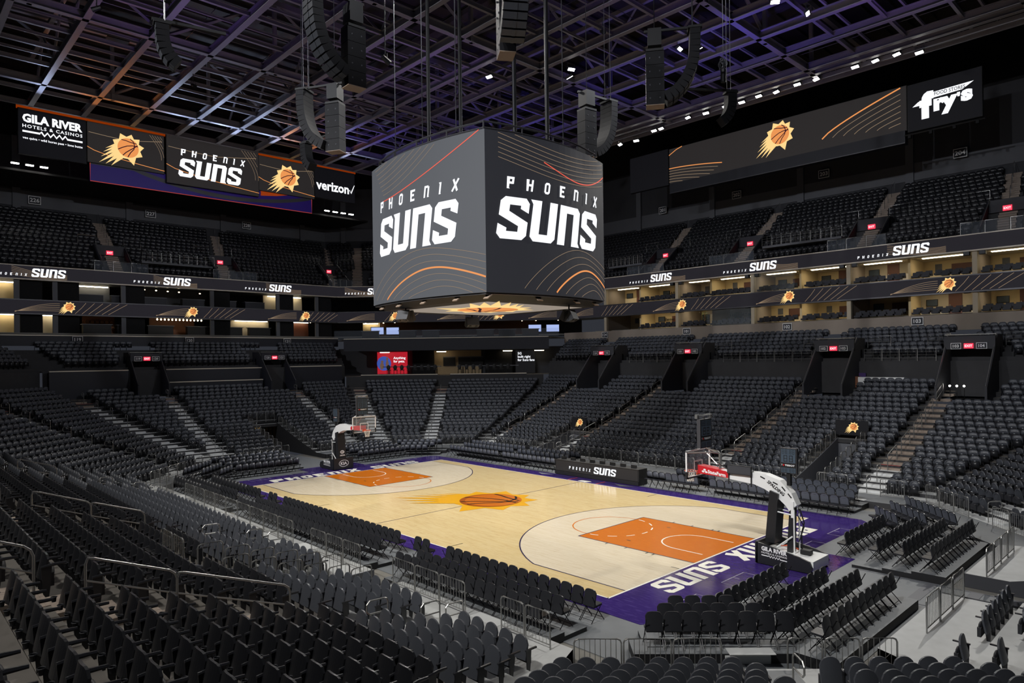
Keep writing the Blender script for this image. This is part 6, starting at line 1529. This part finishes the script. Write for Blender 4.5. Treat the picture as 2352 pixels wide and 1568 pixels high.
def hoop(s, lab):
    """local +x points away from the court, origin under the backboard line"""
    o = thing('basketball_hoop', lab, 'basketball hoop', (13.10*s, 0, 0), 0 if s > 0 else PI)
    # backboard
    b = MB(); b.box((0, 0, 3.435), (0.02, 1.80, 1.05)); bb = b.build('backboard', 'glass', o); bb['label'] = 'clear glass backboard'
    b = MB()
    for y in (-0.90, 0.90): b.box((0, y, 3.435), (0.06, 0.05, 1.10))
    for z in (2.90, 3.97): b.box((0, 0, z), (0.06, 1.85, 0.05))
    b.build('frame', 'white_steel', bb)
    b = MB(); q = lambda x, y: (-0.014, x, y); q2 = lambda x, y: (0.014, x, y)
    for g in (q, q2): b.ribbon([(-0.305, 3.05), (-0.305, 3.51), (0.305, 3.51), (0.305, 3.05), (-0.305, 3.05)], 0.05, g)
    b.build('target_square', 'white_print', bb)
    b = MB(); b.box((0, 0, 2.87), (0.09, 1.86, 0.05)); b.box((0, -0.9, 3.0), (0.09, 0.07, 0.28)); b.box((0, 0.9, 3.0), (0.09, 0.07, 0.28)); b.build('edge_pad', 'vinyl_black', bb)
    # rim and net
    b = MB(); b.tube([(-0.38+0.235*math.cos(2*PI*k/24), 0.235*math.sin(2*PI*k/24), 3.05) for k in range(24)], 0.012, 6, closed=True); b.prism([(-0.03, -0.1, 3.06), (-0.16, -0.06, 3.06), (-0.16, 0.06, 3.06), (-0.03, 0.1, 3.06)], (0, 0, -0.05)); b.box((0.0, 0, 3.02), (0.05, 0.26, 0.16)); b.build('rim', 'rim', o)
    b = MB(); rings = [(0.228, 3.04), (0.19, 2.93), (0.155, 2.80), (0.135, 2.68), (0.14, 2.60)]
    for j in range(12):
        for sg in (-1, 1): b.tube([(-0.38+r*math.cos(2*PI*(j+sg*0.5*k)/12), r*math.sin(2*PI*(j+sg*0.5*k)/12), z) for k, (r, z) in enumerate(rings)], 0.007, 3, cap=False)
    b.build('net', 'net', o)
    # arm: jointed white box section swinging back and down to the mast
    P = [(0.35, 3.17, 0.24, .15), (1.45, 3.10, 0.30, .17), (2.55, 3.09, 0.46, .19), (3.0, 3.02, 0.56, .20), (3.55, 2.82, 0.62, .20), (3.98, 2.45, 0.50, .20), (4.16, 2.15, 0.26, .20)]
    top = [(x+z_*0.28*max(0, i-2)*0.22, z+h/2) for i, (x, z, h, z_) in enumerate(P)]; bot = [(x-0.06*max(0, i-2), z-h/2) for i, (x, z, h, _) in enumerate(P)]
    out = top+bot[::-1]; b = MB(); b.prism([(x, -0.19, z) for x, z in out], (0, 0.38, 0)); arm = b.build('arm', 'white_steel', o); arm['label'] = 'white jointed support arm'
    b = MB()
    for x, z in ((2.9, 3.28), (3.4, 3.12), (3.72, 2.95), (3.95, 2.72)): b.box((x, -0.193, z-0.12), (0.20, 0.012, 0.045), M=Matrix.Rotation(R(22 if x < 3.5 else 48), 3, 'Y'))
    b.build('slot', 'black', arm)
    M = Matrix.Rotation(R(-35), 2); fx = lambda x, y, k=0: (3.42+(x*0.82+y*0.57)*1.0, -0.20-k, 2.83+(-x*0.57+y*0.82))
    if s > 0: text('SPALDING', fx, arm, width=0.78, height=0.13, lift=0.002, key='black', bold=0.03, shear=0.1)
    # red padded front of the arm
    b = MB(); b.prism([(0.10, -0.21, 3.02), (0.10, -0.21, 3.36), (1.35, -0.21, 3.24), (1.48, -0.21, 3.18), (1.48, -0.21, 2.98)], (0, 0.42, 0)); rp = b.build('arm_pad', 'red_pad', o); rp['label'] = 'red padded sleeve with white lettering'
    ft = lambda x, y, k=0: (0.86+x, -0.215-k, 3.115-x*0.08+y); text('StateFarm', ft, rp, width=0.80, height=0.15, lift=0.003, key='white_print', bold=0.035, at=(0.10, 0))
    b = MB(); 
    for cx, cz in ((-0.44, 0.045), (-0.51, -0.035), (-0.37, -0.035)): b.poly([ft(cx+0.062*math.cos(2*PI*k/12), cz+0.042*math.sin(2*PI*k/12), 0.003) for k in range(12)])
    b.build('oval_mark', 'white_print', rp)
    # side display panel on the arm
    b = MB(); b.box((1.98, -0.26, 3.36), (1.02, 0.08, 0.36)); pn = b.build('display_panel', 'black', o); b = MB(); b.box((1.98, -0.303, 3.36), (0.96, 0.01, 0.31)); b.build('screen', 'wall_dark', pn)
    b = MB(); 
    for x in (1.5, 2.45): b.box((x, -0.225, 3.0), (0.04, 0.03, 0.5))
    b.build('strap', 'black', pn)
    # top bracing of the backboard
    b = MB(); b.tube([(0.03, -0.85, 3.92), (0.75, -0.25, 3.95), (1.0, 0, 3.9)], 0.03, 5); b.tube([(0.03, 0.85, 3.92), (0.75, 0.25, 3.95), (1.0, 0, 3.9)], 0.03, 5); b.tube([(1.0, 0, 3.9), (1.0, 0, 3.2)], 0.05, 6); b.tube([(0.3, 0, 3.95), (0.9, -0.05, 3.45)], 0.025, 5); b.build('brace', 'steel', o)
    b = MB(); b.tube([(0.95, -0.1, 3.55), (1.4, -0.22, 3.35), (2.0, -0.22, 3.25), (2.5, -0.1, 3.33)], 0.022, 5); b.build('cable', 'black', o)
    clock_box(o, 'shot_clock', (0.30, 0.0, 4.08), 0.16, 0.88, 1.18, (2, 3))
    b = MB(); b.tube([(0.1, -0.35, 5.42), (0.30, -0.1, 5.40), (0.35, 0.4, 5.42)], 0.05, 6); b.box((0.15, -0.3, 5.36), (0.12, 0.16, 0.16)); b.box((0.35, 0.38, 5.36), (0.12, 0.16, 0.16)); b.tube([(0.30, 0, 5.25), (0.30, 0, 5.42)], 0.03, 5); b.build('camera_bar', 'steel', o)
    b = MB(); b.tube([(0.30, -0.35, 4.1), (0.05, -0.85, 3.97)], 0.02, 4); b.tube([(0.30, 0.35, 4.1), (0.05, 0.85, 3.97)], 0.02, 4); b.tube([(0.30, 0, 4.1), (0.9, 0, 3.9)], 0.03, 4); b.build('clock_strut', 'steel', o)
    clock_box(o, 'baseline_clock', (3.86, 0.0, 3.40), 0.64, 0.14, 0.96, (0, 1))
    b = MB(); b.box((3.86, 0, 3.2), (0.14, 0.14, 0.5)); b.build('clock_post', 'black', o)
    # mast with black pads
    b = MB(); b.prism([(3.02, -0.30, 0.75), (3.40, -0.30, 0.75), (3.55, -0.30, 2.62), (3.22, -0.30, 2.72)], (0, 0.60, 0)); b.build('mast_pad', 'vinyl_black', o)
    b = MB(); b.prism([(3.80, -0.16, 0.45), (4.0, -0.16, 0.45), (4.06, -0.16, 2.2), (3.92, -0.16, 2.2)], (0, 0.32, 0)); b.build('rear_pad', 'vinyl_black', o)
    b = MB()
    for y in (-0.22, 0.22): b.tube([(4.12, y, 0.45), (4.12, y, 2.1)], 0.03, 6); b.tube([(3.45, y, 0.6), (4.05, y, 1.1)], 0.03, 5); b.tube([(3.45, y, 1.95), (4.05, y, 1.9)], 0.03, 5)
    b.box((4.06, -0.2, 2.1), (0.1, 0.08, 0.6)); b.build('linkage', 'white_steel', o)
    b = MB(); b.tube([(4.2, 0.1, 2.1), (4.35, 0.12, 1.6), (4.25, 0.1, 1.2), (4.3, 0.05, 0.6)], 0.025, 5); b.tube([(4.2, -0.1, 1.9), (4.42, -0.05, 1.5), (4.2, 0, 0.9)], 0.02, 5); b.build('cable', 'black', o)
    # base with padded sides
    b = MB(); b.prism([(3.0, -0.68, 0.08), (5.0, -0.68, 0.08), (5.0, -0.68, 0.44), (4.3, -0.68, 0.46), (3.0, -0.68, 0.5)], (0, 1.36, 0)); b.build('base', 'white_steel', o)
    b = MB(); side = [(2.88, 0.03), (4.92, 0.03), (5.0, 0.22), (4.9, 0.44), (4.55, 0.54), (3.8, 0.66), (2.92, 0.82)]
    for y in (-0.78, 0.70): b.prism([(x, y, z) for x, z in side], (0, 0.08, 0))
    b.box((2.90, 0, 0.43), (0.10, 1.56, 0.80)); bp = b.build('base_pad', 'vinyl_black', o); bp['label'] = 'black padded base cover with white sponsor lettering'
    fs = lambda x, y, k=0: (3.60+x, -0.785-k, 0.40+y-0.05*x)
    fw = lambda x, y, k=0: (2.845-k, -x, 0.45+y)
    def sponsor(f, w):
        text('GILA RIVER', f, bp, width=w, height=w*0.17, lift=0.004, key='white_print', bold=0.045, at=(0, w*0.20), name='headline'); text('HOTELS & CASINOS', f, bp, width=w, height=w*0.065, lift=0.004, key='white_print', bold=0.015, at=(0, w*0.045), name='second_line')
        z = [(-w/2, -w*0.06), (-w*0.22, -w*0.06)]+[(w*(-0.22+0.05*(i+0.5)), w*(-0.06+(0.035 if i % 2 == 0 else -0.035))) for i in range(9)]+[(w*0.24, -w*0.08), (w/2, -w*0.08)]; b = MB(); b.ribbon(z, w*0.036, lambda x, y: f(x, y, 0.004)); b.build('zigzag', 'white_print', bp)
    sponsor(fs if s > 0 else (lambda x, y, k=0: (3.9-x, 0.785+k, 0.36+y)), 0.98)
    e = [(0.38*math.cos(2*PI*k/32), 0.23*math.sin(2*PI*k/32)) for k in range(33)]; b = MB(); b.ribbon(e, 0.035, lambda x, y: fw(x, y, 0.006)); b.build('oval_ring', 'white_print', bp)
    text('KIA', fw, bp, width=0.52, height=0.22, lift=0.006, key='white_print', bold=0.03, name='oval_lettering')
    fm = lambda x, y, k=0: (3.03-k+0.1*(y+0.2), -x, 1.15+y); b = MB(); b.poly([fm(0.17*math.cos(2*PI*k/20), 0.12*math.sin(2*PI*k/20)+0.1, 0.01) for k in range(20)]); b.build('white_oval', 'white_print', o); text('ARIZONA', fm, o, width=0.42, height=0.1, lift=0.012, key='white_print', bold=0.04, at=(0, -0.14), name='mast_lettering'); text('FOX', fm, o, width=0.22, height=0.12, lift=0.016, key='black', bold=0.04, at=(0, 0.1), name='oval_text')
    b = MB(); b.box((4.45, 0.05, 0.56), (0.36, 0.28, 0.16)); b.build('control_box', 'black', o); b = MB(); b.tube([(3.4, 0.25, 0.56), (3.75, 0.3, 0.62), (4.1, 0.22, 0.54)], 0.03, 5); b.build('orange_hose', 'rim', o)
    b = MB()
    for x in (3.1, 4.9):
        for y in (-0.62, 0.62): b.cyl((x, y-0.04, 0.07), (x, y+0.04, 0.07), 0.07, 10)
    b.build('wheel', 'black', o)
    return o
hoop(1, 'nearer basketball hoop with white arm, red sleeve and GILA RIVER base'); hoop(-1, 'farther basketball hoop with white arm and black KIA base')

# ------------------------------------------------------------------ scorer's table with LED front
o = thing('scorers_table', 'long black courtside table with PHOENIX SUNS screen front', 'table', (0.1, 9.0, 0), PI)
b = MB(); b.box((0, -0.40, 0.5), (6.9, 0.86, 0.98)); b.build('cabinet', 'black', o)
b = MB(); b.box((0, 0.035, 0.60), (6.74, 0.03, 0.66)); b.build('screen', 'led_screen', o); K['led_screen']
b = MB(); b.box((0, 0.07, 0.13), (6.9, 0.10, 0.22)); b.box((0, 0.05, 0.97), (6.92, 0.06, 0.05)); b.build('trim', 'black_step', o)
f = lambda x, y, k=0: (-x, 0.052+k, y); P, w_, hh = suns_word(); b = MB()
for p in P: b.poly([f(-0.10+x*1.85/w_, 0.36+y*0.44/hh, 0.004) for x, y in p])
b.build('team_lettering', 'led_white', o); P, pw, _ = phoenix_word(1.1, 0.2); b = MB()
for p in P: b.poly([f(-2.2+x*1.85/pw, 0.44+y*0.20, 0.004) for x, y in p])
b.build('city_lettering', 'led_white', o)
for i in range(8):
    q = thing('table_monitor', 'small dark monitor on the scoring table, %s along' % nth(i+1), 'monitor', (-2.9+0.83*i, 9.35, 0.99), 0, 'monitors on the scoring table'); b = MB(); b.box((0, 0, 0.09), (0.42, 0.05, 0.18)); b.build('screen', 'black', q); b = MB(); b.box((0, 0.06, 0.01), (0.2, 0.14, 0.02)); b.build('foot', 'black', q)
# ramp plates by the camera and small bits of the stands
b = MB(); slab(b, 'SE', 1.25, 1.95, 0.3, 0.41, -0.1, 1.3); struct('floor_platform', b, 'floor_cover')
o = thing('white_table', 'white cloth covered table behind the top low row of section 103', 'table', SP('N', -10.4, 18.2, 5.3), face_in('N')); b = MB(); b.box((0, 0, 0.4), (3.2, 0.7, 0.8)); b.build('cloth', 'white_steel', o); b = MB(); b.box((1.7, 0, 0.42), (0.2, 0.7, 0.84)); b.build('end_board', 'brown_panel', o)
o = thing('purple_chair', 'purple chair standing beside the portal to section 103', 'chair', SP('N', -8.9, 18.3, 5.3), face_in('N')); b = MB(); b.box((0, 0, 0.45), (0.5, 0.5, 0.1)); b.build('seat', 'purple_cloth', o); b = MB(); b.box((0, -0.22, 0.8), (0.5, 0.08, 0.6)); b.build('backrest', 'purple_cloth', o)
for sx in (-1, 1):
    for sy in (-1, 1): b = MB(); b.cyl((sx*.2, sy*.2, 0), (sx*.2, sy*.2, .42), 0.02, 4); b.build('leg', 'black', o)
for i in range(3):
    o = thing('work_lamp', 'bright work lamp by the portal of section 104, %s of three' % nth(i+1), 'lamp', SP('N', -15.2-0.42*i, 16.6, 5.6), face_in('N'), 'work lamps by the portal'); b = MB(); b.ell((0, 0.05, 0), (0.07, 0.05, 0.07), 8, 5); b.build('bulb', 'lamp_white', o); b = MB(); b.cyl((0, 0, -0.8), (0, 0, 0), 0.02, 4); b.build('stem', 'black', o)
